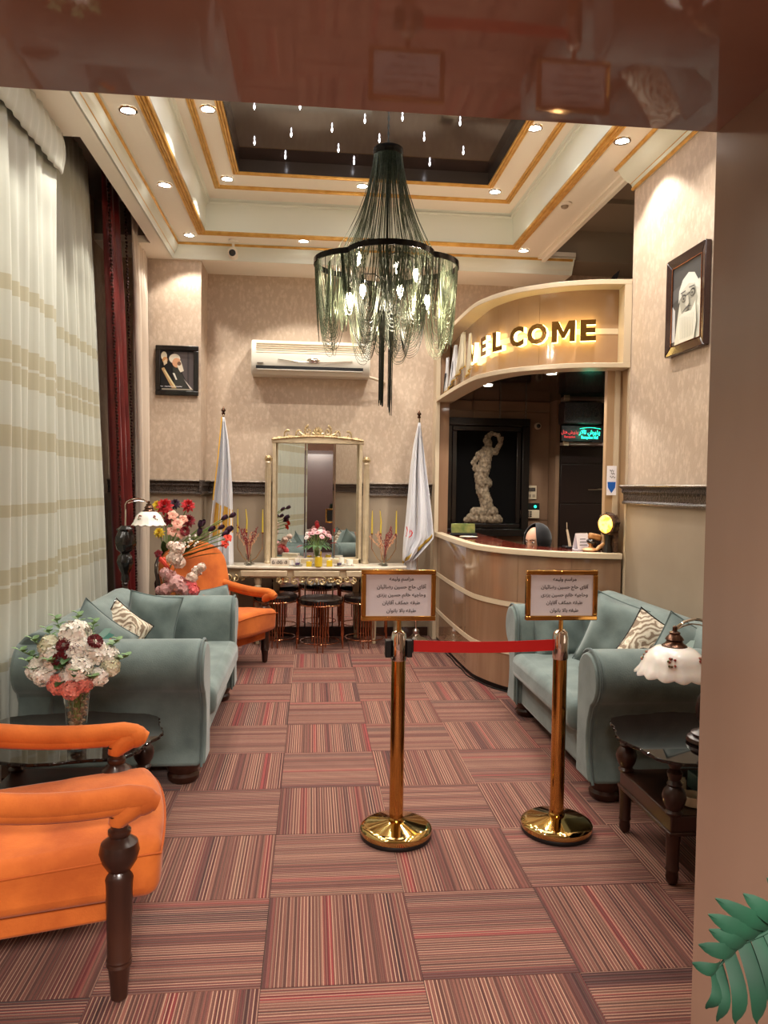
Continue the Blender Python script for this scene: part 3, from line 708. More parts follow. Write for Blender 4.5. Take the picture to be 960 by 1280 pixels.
t = thing('tissue_box', 'teal box on the lower shelf of the right side table', 'box', (1.66, 2.93, .276))
G().box(-.06, .06, -.05, .05, 0, .07).build('body', mat('teal_card', C(96, 132, 130), .5), t, bev=.004, local=True)
G().box(-.03, .03, -.012, .012, .07, .09).build('tissue', m_white, t, bev=.004, local=True)
t = thing('driftwood_piece', 'brown and cream piece of driftwood under the left glass table top', 'ornament', (-1.04, 2.98, .266))
g = G(); g.tube([(-.15, 0, .02), (-.07, .01, .03), (.02, -.01, .025), (.10, .01, .035), (.15, 0, .02)], [.012, .03, .034, .028, .01], 10)
g.build('wood', mat('driftwood', C(150, 98, 62), .6, 0, C(206, 176, 140), 18), t, local=True, sub=1)
g = G(); g.tube([(-.02, .01, .05), (.04, .03, .06), (.09, .02, .05)], [.006, .012, .005], 8); g.build('bark', m_wood, t, local=True)
t = thing('booklet', 'green booklet on the shelf of the left side table', 'book', (-.86, 2.98, .266), R(15))
G().box(-.07, .07, -.1, .1, 0, .02).build('pages', m_white, t, local=True); G().box(-.073, .073, -.103, .103, .02, .024).build('cover', mat('green_card', C(120, 160, 120), .5), t, local=True)
# ================================================================ LAMPS WITH SCALLOPED GLASS SHADES
def shade_lamp(label, base, shade, zb, zc, r=.155, group='lamps with scalloped glass shades', wires=True, column=0):
    """base (x,y) on the table at zb, shade centre (x,y), zc = top of shade"""
    t = thing('table_lamp', label, 'lamp', (base[0], base[1], zb), 0, group)
    bx, by = base; sx, sy = shade; h = zc-zb
    g = G(); g.lathe([(.075, 0), (.085, .008), (.08, .022), (.06, .03), (.066, .04), (.04, .052), (.028, .065), (.045, .10), (.052, .14), (.045, .18), (.022, .22), (.018, .25), (.026, .262), (.014, .28)], 28, at=(bx, by, zb))
    g.build('base', m_wood, t)
    if column:
        H_ = column-zb-.27
        G().lathe([(q, .27+w_*H_) for q, w_ in ((.02, 0), (.03, .05), (.025, .15), (.045, .25), (.06, .36), (.05, .46), (.03, .52), (.06, .58), (.075, .68), (.07, .80), (.05, .90), (.06, .94), (.03, 1))], 24, at=(bx, by, zb), fn=lambda r, z, a: (r*(1+.10*math.cos(7*a+z*30)), z)).build('carved_column', m_blackwood, t)
    d = Vector((sx-bx, sy-by, 0)); P = [Vector((bx, by, zb+.27))]
    top = zc+.05
    P += [Vector((bx, by, zb+.27+(top-zb-.27)*q)) for q in (.3, .6, .85)]
    for a in range(0, 91, 15): P.append(Vector((bx, by, top))+d*(.5-.5*math.cos(R(a*2)))+Vector((0, 0, .05*math.sin(R(a*2)))))
    G().tube(P, .0055, 8).build('arm', m_chrome, t)
    if wires: G().tube([Vector((sx, sy, top+.012))+Vector((d.x*-.9*q, d.y*-.9*q, .02*math.sin(PI*q))) for q in (0, .25, .5, .75, 1)], .003, 6).build('stay_rod', m_chrome, t)
    G().lathe([(.052, 0), (.048, .012), (.034, .022), (.03, .03), (.036, .036), (.03, .046), (.02, .056), (.022, .064), (.009, .07), (.009, .085), (.004, .09)], 22, at=(sx, sy, zc-.01)).build('shade_cap', m_blackwood if False else mat('bronze_cap', C(88, 62, 48), .25, .8), t)
    def scal(rr, zz, a):
        k = max(0, (rr/r-.6)/.4)
        return rr*(1+.035*k*math.cos(14*a)), zz-.010*k*abs(math.cos(7*a))
    prof = [(.045, 0), (.075, -.008), (.105, -.03), (.12, -.055), (.132, -.08), (.15, -.10), (r, -.108), (.148, -.1), (.128, -.08), (.115, -.055), (.10, -.034), (.07, -.012), (.04, -.004)]
    prof = [(q*r/.155, z) for q, z in prof]
    sh = G().lathe(prof, 84, at=(sx, sy, zc), cap=False, fn=scal).build('shade', m_porcelain, t, ang=60)
    g = G(); rnd = random.Random(4)
    for ka in (-100, -30, 40, 110, 180):
        for q in range(9):
            a = R(ka-20+rnd.uniform(-9, 9)); zz = -.045+rnd.uniform(-.016, .016); rr = (.105+(-zz-.03)*.6)*r/.155+.0015
            g.cc = rnd.choice([C(110, 84, 50), C(142, 104, 60), C(150, 70, 60), C(96, 96, 60), C(170, 110, 100)])
            g.ball((sx+rr*math.cos(a), sy+rr*math.sin(a), zc+zz), .0055, .0055, .005, 5, 4)
    g.build('flower_decal', m_print, sh)['kind'] = 'stuff'
    G().ball((sx, sy, zc-.05), .022, .022, .032).build('bulb', m_porcelain, t)
    return t
shade_lamp('table lamp with white scalloped glass shade on the right side table', (1.62, 2.86), (1.435, 2.80), .502, .915, .150)
shade_lamp('table lamp with white scalloped glass shade in front of burgundy drape', (-1.42, 5.86), (-1.262, 5.94), .492, 1.31, .135, column=1.20)
# ================================================================ CHANDELIER
CHX, CHY = .432, 4.5
def chandelier():
    t = thing('chandelier', 'large chandelier of draped dark green metal chains with flame bulbs', 'chandelier', (CHX, CHY, 4.08))
    mch = mat('green_metal_chain', C(116, 124, 100), .34, .85, C(62, 70, 54), 90)
    mcd = mat('dark_metal_chain', C(44, 46, 40), .4, .8)
    mcd2 = mat('mid_metal_chain', C(84, 92, 72), .34, .85, C(50, 56, 44), 90)
    mrim = mat('black_nickel', C(34, 32, 30), .2, .9)
    rnd = random.Random(2)
    g = G(); g.tube([(CHX, CHY, 4.08), (CHX, CHY, 3.56)], .0035, 5)
    for i in range(22):
        z = 4.07-i*.023; g.tube([(CHX+(.007*math.cos(a) if i % 2 else 0), CHY+(0 if i % 2 else .007*math.cos(a)), z+.016*math.sin(a)) for a in [k*PI/4 for k in range(8)]], .002, 4, closed=True)
    g.build('hanging_chain', mcd, t)['kind'] = 'stuff'
    G().lathe([(.06, 0), (.06, -.02), (.02, -.035), (0, -.035)], 20, at=(CHX, CHY, 4.085)).build('ceiling_cap', mrim, t)
    G().lathe([(.02, .004), (.088, 0), (.090, -.03), (.084, -.045), (.02, -.045)], 28, at=(CHX, CHY, 3.545)).build('top_ring', mrim, t)
    def rim(th):   # quatrefoil outline
        best = 0
        for k in range(4):
            a = th-(k*PI/2-PI/2); cx = .175; rr = .262
            disc = rr*rr-(cx*math.sin(a))**2
            if disc > 0: best = max(best, cx*math.cos(a)+math.sqrt(disc))
        return best
    ZR_ = 2.86
    def rp(th, z=ZR_, k=1): r = rim(th)*k; return Vector((CHX+r*math.cos(th), CHY+r*math.sin(th), z))
    g = G(); n = 120
    lo = [rp(2*PI*i/n, ZR_-.016) for i in range(n)]; hi = [rp(2*PI*i/n, ZR_+.016) for i in range(n)]
    li = [rp(2*PI*i/n, ZR_-.016, .975) for i in range(n)]; hh = [rp(2*PI*i/n, ZR_+.016, .975) for i in range(n)]
    vs = lo+hi+hh+li; g.add(vs, [(j*n+i, j*n+(i+1) % n, ((j+1) % 4)*n+(i+1) % n, ((j+1) % 4)*n+i) for j in range(4) for i in range(n)])
    g.build('scalloped_rim', mrim, t)
    # upper cone of chains
    for name, m_, cnt, rad in (('upper_chains', mcd2, 150, .0019),):
        g = G()
        for i in range(cnt):
            th = 2*PI*i/cnt+rnd.uniform(-.01, .01); a = Vector((CHX+.083*math.cos(th), CHY+.083*math.sin(th), 3.515)); b = rp(th, ZR_+.01, .50+.28*rnd.random())
            pts = []
            for k in range(9):
                v = k/8; q = v**1.9*.75+.25*v
                pts.append((a.x+(b.x-a.x)*q, a.y+(b.y-a.y)*q, a.z+(b.z-a.z)*v))
            g.tube(pts, rad, 3, cap=False)
        o = g.build(name, m_, t, smooth=False, recalc=False); o['kind'] = 'stuff'
    # swags below the rim: bundles hang in U loops between neighbouring rim points
    def u_loop(g, a, b, sag, rad, mid=None, n=14):
        pts = []
        for k in range(n+1):
            v = k/n; w = 1-(2*v-1)**4*.35-.65*(2*v-1)**2
            p = a.lerp(b, v)
            if mid is not None: p = p.lerp(Vector((mid.x, mid.y, p.z)), .22*(4*v*(1-v))**1.2)
            p.z = a.z+(b.z-a.z)*v-sag*(1-abs(2*v-1)**3.2)
            pts.append(p)
        g.tube(pts, rad, 3, cap=False)
    # each lobe carries three nested garlands, each corner between lobes a narrow one
    bundles = []
    for k in range(4):
        c = k*PI/2-PI/2
        bundles += [(c-.36, .36, .54, .80), (c+.36, .36, .54, .80), (c, .22, .47, .9)]
    for k in range(4): bundles.append((k*PI/2-PI/4, .10, .36, .95))
    for bi, (c, w, sag, kin) in enumerate(bundles):
        g = G(); cm = rp(c, ZR_, kin-.12); nst = 24
        for i in range(nst):
            q = (i+.5)/nst; d = w*(.10+.90*q); j = rnd.uniform(-.012, .012)
            a = rp(c-d+j, ZR_-.005, .985); b = rp(c+d+j, ZR_-.005, .985 if i % 2 else .80)
            u_loop(g, a, b, sag*(.50+.50*q)+rnd.uniform(-.008, .008), .0017, cm)
        o = g.build('chain_swag', mch if bi % 2 else mcd2, t, smooth=False, recalc=False); o['kind'] = 'stuff'
    for k in range(5):
        c = k*2*PI/5-PI/2; g = G()
        for i in range(9):
            th = c+.5*(i/8-.5); a = rp(th, ZR_-.005, .60); b = Vector((CHX+.06*math.cos(c), CHY+.06*math.sin(c), ZR_-.1))
            u_loop(g, a, b, .40+.012*i, .0017)
        o = g.build('inner_swag', mcd, t, smooth=False, recalc=False); o['kind'] = 'stuff'
    for dx, dy, zb in ((-.022, .01, 2.0), (.030, -.012, 1.955)):
        g = G()
        for i in range(26):
            a = rnd.uniform(0, 2*PI); r = .016*math.sqrt(rnd.random())
            g.tube([(CHX+dx+r*math.cos(a), CHY+dy+r*math.sin(a), 2.62), (CHX+dx+r*math.cos(a), CHY+dy+r*math.sin(a), 2.30), (CHX+dx+r*.9*math.cos(a), CHY+dy+r*.9*math.sin(a), zb+.1*rnd.random())], .0022, 3, cap=False)
        o = g.build('tassel', mcd, t, smooth=False, recalc=False); o['kind'] = 'stuff'
    g = G(); g.tube([(CHX, CHY, 3.5), (CHX, CHY, 2.55)], .008, 8); g.ball((CHX, CHY, 2.6), .035)
    g.build('centre_stem', mrim, t)
    # candle arms with flame bulbs: lower ring of five, upper ring of three
    spots_ = [(CHX+(x-.425)*1.0, y, z) for x, y, z in ((.19, 4.28, 2.60), (.27, 4.30, 2.655), (.477, 4.22, 2.64), (.645, 4.30, 2.61), (.46, 4.68, 2.60), (.25, 4.45, 2.885), (.61, 4.55, 2.83), (.50, 4.62, 2.89))]
    for x, y, z in spots_:
        ar = G(); ar.tube([(CHX, CHY, z+.09), ((x+CHX)/2, (y+CHY)/2, z+.12), (x, y, z+.09), (x, y, z+.05)], .004, 6); ar.lathe([(.012, .06), (.014, .05), (.010, .025)], 10, at=(x, y, z))
        a_ = ar.build('candle_arm', mrim, t)
        G().lathe([(.009, .03), (.017, .012), (.019, -.002), (.013, -.026), (.005, -.048), (0, -.054)], 12, at=(x, y, z)).build('flame_bulb', m_bulb, a_)
        lamp('POINT', (x, y, z-.075), BULB_W, .03, (1, .84, .64))
chandelier()
# ================================================================ RECEPTION
from bisect import bisect
CRV = [(1.255, 7.5), (1.255, 6.9), (1.265, 6.4), (1.29, 5.9), (1.34, 5.68), (1.43, 5.48), (1.52, 5.36), (1.62, 5.27), (1.73, 5.19), (1.85, 5.13), (2.0, 5.08), (2.2, 5.05)]
def catmull(P, n):
    Q = [Vector((*P[0], 0))*2-Vector((*P[1], 0))]+[Vector((*p, 0)) for p in P]+[Vector((*P[-1], 0))*2-Vector((*P[-2], 0))]
    out = []
    for i in range(1, len(Q)-2):
        for k in range(n):
            t = k/n; p0, p1, p2, p3 = Q[i-1:i+3]
            out.append(.5*((2*p1)+(-p0+p2)*t+(2*p0-5*p1+4*p2-p3)*t*t+(-p0+3*p1-3*p2+p3)*t**3))
    out.append(Q[-2]); return out
CP = catmull(CRV, 6)
def lens(P):
    L_ = [0]
    for a, b in zip(P, P[1:]): L_.append(L_[-1]+(b-a).length)
    return L_
CL = lens(CP)
def cat(s):
    s = max(0, min(CL[-1]-1e-6, s)); i = min(bisect(CL, s)-1, len(CP)-2); t = (s-CL[i])/(CL[i+1]-CL[i]); return CP[i].lerp(CP[i+1], t)
def cnorm(s):
    d = cat(s+.04)-cat(s-.04); d.normalize(); return Vector((d.y, -d.x, 0))    # outward = towards the room
def curved(g, s0, s1, o0, o1, z0, z1, step=.06):
    n = max(2, int((s1-s0)/step)+1); vs = []
    for i in range(n+1):
        s = s0+(s1-s0)*i/n; p = cat(s); nn = cnorm(s)
        # outward is negative offset convention
        a = p+nn*o0; b = p+nn*o1
        vs += [(a.x, a.y, z0), (b.x, b.y, z0), (b.x, b.y, z1), (a.x, a.y, z1)]
    fs = [(i*4+j, i*4+(j+1) % 4, (i+1)*4+(j+1) % 4, (i+1)*4+j) for i in range(n) for j in range(4)]+[(3, 2, 1, 0), (n*4, n*4+1, n*4+2, n*4+3)]
    g.add(vs, fs); return g
nn = cnorm(1.0)
SG = -1 if nn.x > 0 else 1      # make positive offsets point to the room
_c = cnorm
def cnorm(s): return _c(s)*SG
LT = CL[-1]
t = thing('reception_counter', 'curved brown gloss reception counter with two pale stripes', 'counter', (1.7, 5.9, 0))
S0, LE = .14, LT-.02
bnd = [S0, .62, 1.24, 1.75, 2.2, 2.6, LE]
for a, b in zip(bnd, bnd[1:]):
    for z0, z1 in ((.04, .285), (.325, .645), (.685, 1.035)):
        curved(G(), a+.0015, b-.0015, -.03, 0, z0, z1).build('front_panel', m_panel, t, ang=30)
for z0, z1 in ((.287, .323), (.647, .683)): curved(G(), S0, LE, -.03, .006, z0, z1).build('pale_stripe', m_panel_light, t)
curved(G(), S0, LE, -.05, -.012, 0, .04).build('plinth', m_black, t)
curved(G(), S0, LE, -.05, .025, 1.04, 1.082).build('top_rim', m_panel_light, t, bev=.004)
curved(G(), S0, LE, -.40, -.052, 1.045, 1.078).build('counter_top', m_topred, t, ang=30)
curved(G(), S0, LE, -.34, -.04, .70, 1.04).build('inner_carcass', m_panel_in, t)
# canopy
t = thing('reception_canopy', 'curved beige canopy fascia over the reception desk reading WELCOME', 'canopy', (1.7, 5.9, 2.38))
curved(G(), 0, LT, -.14, .03, 2.38, 2.415).build('lower_rim', m_panel_light, t, bev=.003)
curved(G(), 0, LT, -.14, .03, 2.955, 2.99).build('upper_rim', m_panel_light, t, bev=.003)
fb = [0, .9, 1.55, 1.80, 2.06, 2.28, LT-.05]
for a, b in zip(fb, fb[1:]): curved(G(), a+.001, b-.001, -.14, -.115, 2.415, 2.955).build('fascia_panel', mat('fascia_gloss', C(170, 138, 106), .14, 0, C(158, 126, 96), 4, coat=.5), t, ang=30)
curved(G(), 1.45, LT-.05, -.115, -.112, 2.64, 2.68).build('pale_stripe', m_panel_light, t)
curved(G(), LT-.05, LT, -.16, .03, 2.415, 2.955).build('end_post', m_panel_light, t)
s0 = [tuple(cat(LT*i/30)+cnorm(LT*i/30)*-.12) for i in range(31)]
out = [(p[0], p[1]) for p in s0]+[(3.33, 5.17), (3.33, 7.5)]
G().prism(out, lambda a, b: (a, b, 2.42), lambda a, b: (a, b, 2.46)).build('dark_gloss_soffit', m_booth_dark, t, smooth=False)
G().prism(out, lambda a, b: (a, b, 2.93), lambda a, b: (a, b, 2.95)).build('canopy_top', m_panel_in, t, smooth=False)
m_lface = mat('letter_gold_face', C(150, 108, 52), .22, .8)
m_lglow = mat('letter_glow', C(255, 220, 120), .4, emit=(1, .80, .30, 1), es=3.4)
for ch, a, b in (('W', 1.05, 1.46), ('E', 1.50, 1.76), ('L', 1.80, 1.94), ('C', 2.03, 2.175), ('O', 2.205, 2.37), ('M', 2.405, 2.585), ('E', 2.618, 2.735)):
    s = (a+b)/2; p = cat(s); nv = cnorm(s); tx = Vector((-nv.y, nv.x, 0)) if False else (cat(s+.03)-cat(s-.03)).normalized()
    if ch in 'MW':
        w = .052
        q = [(0, 0), (0, .2), (.062, .2), (.11, .10), (.158, .2), (.22, .2), (.22, 0), (.168, 0), (.168, .12), (.122, .035), (.098, .035), (.052, .12), (.052, 0)]
        if ch == 'W': q = [(-.02, .2), (.035, .2), (.062, .085), (.090, .2), (.130, .2), (.158, .085), (.185, .2), (.24, .2), (.19, 0), (.135, 0), (.11, .10), (.085, 0), (.03, 0)]
        me = bpy.data.meshes.new('text'); n = len(q)
        me.from_pydata([(x, y, -.018) for x, y in q]+[(x, y, .018) for x, y in q], [], [list(range(n))[::-1], list(range(n, 2*n))]+[[i, (i+1) % n, n+(i+1) % n, n+i] for i in range(n)])
        bmm = bmesh.new(); bmm.from_mesh(me); bmesh.ops.recalc_face_normals(bmm, faces=bmm.faces); bmesh.ops.triangulate(bmm, faces=bmm.faces); bmm.to_mesh(me); bmm.free()
    else: me = text_mesh(ch, .205, .018, offset=.010)
    xs = [v.co.x for v in me.vertices]; ys = [v.co.y for v in me.vertices]
    sx = (b-a)*.93/(max(xs)-min(xs)); sy = .15/(max(ys)-min(ys)); cx = (max(xs)+min(xs))/2; cy = (max(ys)+min(ys))/2
    sx = min(sx, sy*1.35)
    M = Matrix(((tx.x, 0, nv.x, p.x+nv.x*-.075), (tx.y, 0, nv.y, p.y+nv.y*-.075), (0, 1, 0, 2.658), (0, 0, 0, 1)))
    ok = [pl.normal.z > .5 for pl in me.polygons]
    o = link_mesh('letter', me, [m_lface, m_lglow], t, M @ Matrix.Diagonal((sx, sy, 1, 1)) @ Matrix.Translation((-cx, -cy, 0)))
    for pl, k in zip(me.polygons, ok): pl.material_index = 0 if k else 1
# soffit spots
downlight((1.507, 6.357, 2.417), 'left of the two downlights under the reception canopy', 30, group='downlights under the canopy', size=140)
downlight((1.83, 5.62, 2.417), 'right of the two downlights under the reception canopy', 34, group='downlights under the canopy', size=140)
downlight((2.75, 6.4, 2.417), 'unseen downlight added to brighten the booth interior, hidden behind the right jamb', 10, group='downlights under the canopy', size=150)  # extra lamp out of view, added to lift the dark booth
# booth: left pillar, back wall panels, right jamb
wall('wall_booth_pillar', [(1.262, 1.36, 7.38, BY, 0, 2.99)], [m_panel])
wall('trim_pillar_edge', [(1.222, 1.262, 7.36, BY, 0, 2.99)], [m_panel_light])
bb = wall('wall_booth_back', [(1.36, 3.33, 7.50, BY, 0, 2.95)], [m_panel_in])
for a, b in ((1.36, 1.62), (1.63, 1.90), (1.91, 2.17), (2.18, 2.43)):
    for z0, z1 in ((.0, 1.2), (1.206, 2.31), (2.316, 2.42)):
        G().box(a+.003, b-.003, 7.485, 7.50, z0+.003, z1-.003).build('wall_panel', m_panel_in, bb, bev=.002)
for x in (1.905, 2.175): G().box(x-.007, x+.007, 7.478, 7.5, 0, 2.42).build('joint_strip', m_railtop, bb)
wall('wall_booth_right', [(2.205, 2.36, 5.03, 5.12, 0, 3.0), (2.095, 2.205, 5.17, 5.22, 1.08, 2.40), (2.205, 2.3, 5.12, 5.3, 0, 2.4)], [mat('booth_jamb_paint', C(176, 146, 112), .35)])
wall('trim_booth_jamb', [(2.15, 2.185, 5.155, 5.17, 1.085, 2.38), (2.195, 2.215, 5.03, 5.06, 0, 2.99)], [m_panel_light])
d = wall('door_1', [(2.47, 3.0, 7.30, 7.34, 0, 2.42)], [m_darkdoor])
for z0, z1 in ((.05, .95), (.96, 1.38), (1.39, 1.78), (1.79, 1.95)): G().box(2.49, 2.98, 7.292, 7.302, z0, z1).build('door_panel', m_darkdoor, d, bev=.004)
g = G(); g.tube([(2.76, 7.25, 1.53), (2.93, 7.25, 1.535)], .009, 8); g.tube([(2.925, 7.25, 1.535), (2.925, 7.31, 1.535)], .009, 8); g.build('door_handle', m_chrome, d)
wall('wall_booth_return', [(2.43, 2.47, 7.28, 7.5, 0, 2.42), (3.0, 3.33, 7.28, 7.5, 0, 2.95)], [m_panel_in])
for z, l in ((2.40, 'upper'), (1.965, 'lower')):
    t = thing('shelf', 'pale %s shelf strip across the dark doorway in the reception' % l, 'shelf', (2.72, 7.2, z), group='shelves above the booth door')
    G().box(2.47, 3.0, 7.12, 7.29, z, z+.028).build('board', mat('grey_shelf', C(150, 132, 124), .4), t, bev=.003)
    G().box(2.45, 2.50, 7.10, 7.13, z-.008, z+.034).build('end_cap', m_panel_light, t)
t = thing('projector_box', 'dark patterned box mounted under the upper shelf in the booth', 'box', (2.66, 7.15, 2.25))
G().box(2.42, 2.80, 7.02, 7.2, 2.165, 2.375).build('body', mat('speckled_black', C(34, 28, 28), .4, 0, C(70, 62, 62), 60), t, bev=.01)
for x in (2.47, 2.56, 2.65, 2.74):
    G().tube([(x+.032*math.cos(a), 7.017, 2.27+.045*math.sin(a)) for a in [k*PI/6 for k in range(12)]], .004, 5, closed=True).build('grille_ring', m_rail, t)
# glowing sign: green lettering, plus a red reflection drawn as glowing letters
t = thing('led_sign', 'small green lit sign with a red reflection painted as glowing letters on the lower shelf in the reception booth', 'sign', (2.70, 7.08, 1.998))
G().box(2.42, 2.84, 7.08, 7.10, 2.0, 2.15).build('panel', m_black, t)
G().box(2.46, 2.54, 7.06, 7.12, 1.993, 2.003).build('foot', m_black, t)
G().box(2.72, 2.80, 7.06, 7.12, 1.993, 2.003).build('foot', m_black, t)
mg = mat('green_led', (0, .1, .06, 1), .5, emit=(.02, .85, .45, 1), es=2.2); mr = mat('red_led_reflection', (.1, 0, 0, 1), .5, emit=(.9, .06, .06, 1), es=.7)
def wtext(body, size, x, y, z, m_, parent, name='lettering', ext=.001, sx=1, rx=PI/2, off=0, rz=0):
    return link_mesh(name, text_mesh(body, size, ext, offset=off), m_, parent, T(x, y, z, rx=rx, rz=rz) @ Matrix.Diagonal((sx, 1, 1, 1)))
wtext(shape('پذیرش تالار'), .058, 2.70, 7.077, 2.088, mg, t, off=.0012, sx=.8)
wtext('Reception Hall', .038, 2.70, 7.077, 2.037, mg, t, off=.0012, sx=.75)
wtext(shape('پذیرش هتل'), .046, 2.50, 7.077, 2.085, mr, t, sx=.8)
wtext('Reception', .032, 2.50, 7.077, 2.04, mr, t, sx=.85)
G().tube([(2.60+.21*q/10, 7.076, 2.122+.012*math.sin(PI*q/10)) for q in range(11)], .0022, 5).build('neon_arch', mg, t)
lamp('POINT', (2.65, 6.98, 2.07), .25, .03, (.1, 1, .6))
t = thing('dome_camera', 'small white dome camera high on the booth back wall', 'camera', (2.30, 7.42, 2.17))
G().lathe([(.034, 0), (.034, .02), (.03, .03)], 20, T=T(2.30, 7.485, 2.17, rx=R(90))).build('base', m_panel_light, t); G().ball((2.30, 7.45, 2.17), .022).build('lens', m_black, t)
t = thing('thermostat', 'beige thermostat with small screen on the booth back wall', 'thermostat', (2.24, 7.47, 1.48))
G().box(2.195, 2.30, 7.465, 7.487, 1.42, 1.56).build('case', m_panel_light, t, bev=.004)
G().box(2.21, 2.285, 7.461, 7.466, 1.50, 1.54).build('screen', m_rail, t)
for x in (2.215, 2.255): G().box(x, x+.028, 7.460, 7.466, 1.44, 1.47).build('button', m_dado, t)
t = thing('wall_keypad', 'white keypad with green light on the booth back wall', 'keypad', (2.21, 7.45, 1.28))
G().box(2.10, 2.33, 7.45, 7.487, 1.225, 1.31).build('case', m_panel_light, t, bev=.004)
G().box(2.10, 2.33, 7.455, 7.487, 1.31, 1.38).build('dark_display', m_black, t)
for r_ in range(3):
    for c_ in range(5): G().box(2.125+c_*.026, 2.143+c_*.026, 7.445, 7.451, 1.238+r_*.022, 1.254+r_*.022).build('key', m_black, t)
G().ball((2.285, 7.452, 1.345), .014).build('indicator_light', mg, t)
# framed relief of a draped figure
t = thing('framed_relief', 'large black framed relief of a draped stone figure behind the reception desk', 'picture', (1.78, 7.45, 1.6))
def frame(g, x0, x1, z0, z1, w, y0, y1):
    g.box(x0, x1, y0, y1, z1-w, z1); g.box(x0, x1, y0, y1, z0, z0+w); g.box(x0, x0+w, y0, y1, z0+w, z1-w); g.box(x1-w, x1, y0, y1, z0+w, z1-w); return g
frame(G(), 1.325, 2.20, 1.04, 2.235, .075, 7.40, 7.48).build('outer_frame', mat('black_gloss_frame', C(22, 18, 16), .2, coat=.3), t, bev=.006)
frame(G(), 1.405, 2.12, 1.12, 2.155, .05, 7.42, 7.47).build('inner_frame', m_blackwood, t, bev=.008)
G().box(1.42, 2.11, 7.455, 7.475, 1.13, 2.145).build('backing', mat('matt_black', C(9, 8, 8), .9, spec=.1), t)
# heightfield relief
caps = [((.50, .90), (.52, .86), .052), ((.52, .86), (.50, .80), .035), ((.50, .80), (.38, .74), .05), ((.50, .80), (.62, .78), .045), ((.50, .78), (.46, .62), .085), ((.38, .74), (.30, .66), .035), ((.30, .66), (.36, .58), .03),
        ((.62, .78), (.70, .88), .030), ((.70, .88), (.66, .965), .024), ((.66, .965), (.56, .975), .022), ((.56, .975), (.5, .94), .03), ((.70, .88), (.72, .93), .02),
        ((.46, .62), (.42, .50), .095), ((.42, .50), (.44, .36), .09), ((.44, .36), (.50, .24), .085), ((.50, .24), (.52, .15), .09), ((.40, .52), (.50, .44), .08), ((.34, .60), (.42, .54), .05),
        ((.28, .06), (.66, .05), .07), ((.34, .12), (.60, .13), .075), ((.60, .10), (.70, .04), .05), ((.22, .04), (.34, .08), .045), ((.52, .2), (.62, .12), .06)]
def hgt(u, v):
    h = 0
    for (ax, ay), (bx, by), r in caps:
        dx, dy = bx-ax, by-ay; q = max(0, min(1, ((u-ax)*dx+(v-ay)*dy)/(dx*dx+dy*dy+1e-9))); d = math.hypot(u-ax-q*dx, (v-ay-q*dy)*1.35)
        if d < r: h = max(h, math.sqrt(r*r-d*d))
    if h > 0:
        nz = noise.noise(Vector((u*26, v*16+3*u, 2))); h = h*(1+.55*nz)+.012*math.sin(60*u+22*v+6*nz)*(1 if v < .7 else .3)
    return h
NU, NV = 90, 130; X0, Z0, SX, SZ = 1.42, 1.165, .70, .94
hh = [[hgt(i/(NU-1), j/(NV-1)) for i in range(NU)] for j in range(NV)]
idx = {}; vs = []; fs = []
def vid(i, j):
    if (i, j) not in idx:
        idx[(i, j)] = len(vs); vs.append((X0+SX*i/(NU-1), 7.453-max(0, hh[j][i])*.55, Z0+SZ*j/(NV-1)))
    return idx[(i, j)]
for j in range(NV-1):
    for i in range(NU-1):
        if max(hh[j][i], hh[j][i+1], hh[j+1][i], hh[j+1][i+1]) > .004: fs.append((vid(i, j), vid(i+1, j), vid(i+1, j+1), vid(i, j+1)))
G().add(vs, fs).build('draped_figure', mat('old_stone', C(150, 132, 108), .7, 0, C(96, 82, 66), 40), t, recalc=False, ang=80)
# ---- things on the counter
t = thing('gold_card_box', 'green and gold shiny card box at the far end of the counter', 'box', (1.42, 6.85, 1.078))
tt_ = T(1.42, 6.88, 1.085, rx=R(-12), rz=R(-4))
G().box(-.11, .11, -.02, .02, 0, .105, T=tt_).build('card', mat('foil_card', C(150, 146, 84), .3, .5, C(96, 112, 60), 14), t, bev=.003)
G().box(-.125, .125, -.05, .05, -.006, .012, T=tt_).build('stand', m_black, t)
t = thing('plate', 'white oval plate on the counter in front of the gold card box', 'plate', (1.42, 6.55, 1.08))
G().lathe([(.04, 0), (.075, .006), (.085, .012), (.07, .009), (0, .006)], 28, at=(1.41, 6.58, 1.079)).build('dish', m_porcelain, t)
t = thing('desk_calendar', 'white tent calendar on the counter beside the seated person', 'calendar', (2.0, 5.36, 1.08), R(18))
for s_, a in ((-1, 14), (1, -14)):
    G().box(-.055, .055, -.0015, .0015, 0, .125, T=T(0, s_*.034, 0, rx=R(s_*-15)*-1)).build('leaf', m_white, t, local=True)
G().box(-.055, .055, -.036, .036, 0, .004).build('base', m_white, t, local=True)
G().tube([(-.05+.1*k/20, .006*math.sin(k*PI), .122+.004*math.cos(k*PI)) for k in range(21)], .003, 5).build('binding', m_chrome, t, local=True)
for k in range(3): G().box(-.04, .03-.01*k, -.0365+.002, -.035, .035+.022*k, .040+.022*k, T=T(0, 0, 0)).build('printed_line', m_ink, t, local=True)
t = thing('phone_handset', 'upright pale phone handset on the counter beside the calendar', 'phone', (1.99, 5.56, 1.08))
G().tube([(1.965, 5.5, 1.09), (1.955, 5.51, 1.16), (1.945, 5.52, 1.22)], [.012, .01, .008], 8).build('handset', m_panel_light, t); G().tube([(1.945, 5.52, 1.22), (1.942, 5.52, 1.275)], .003, 6).build('aerial', m_panel_light, t)
G().box(1.92, 2.01, 5.46, 5.56, 1.079, 1.095).build('cradle', m_black, t, bev=.004)
t = thing('wood_carving', 'small pale wooden carving like a mushroom on the counter', 'ornament', (2.02, 5.22, 1.08))
mwd = mat('pale_carved_wood', C(206, 160, 110), .5, 0, C(150, 100, 60), 20)
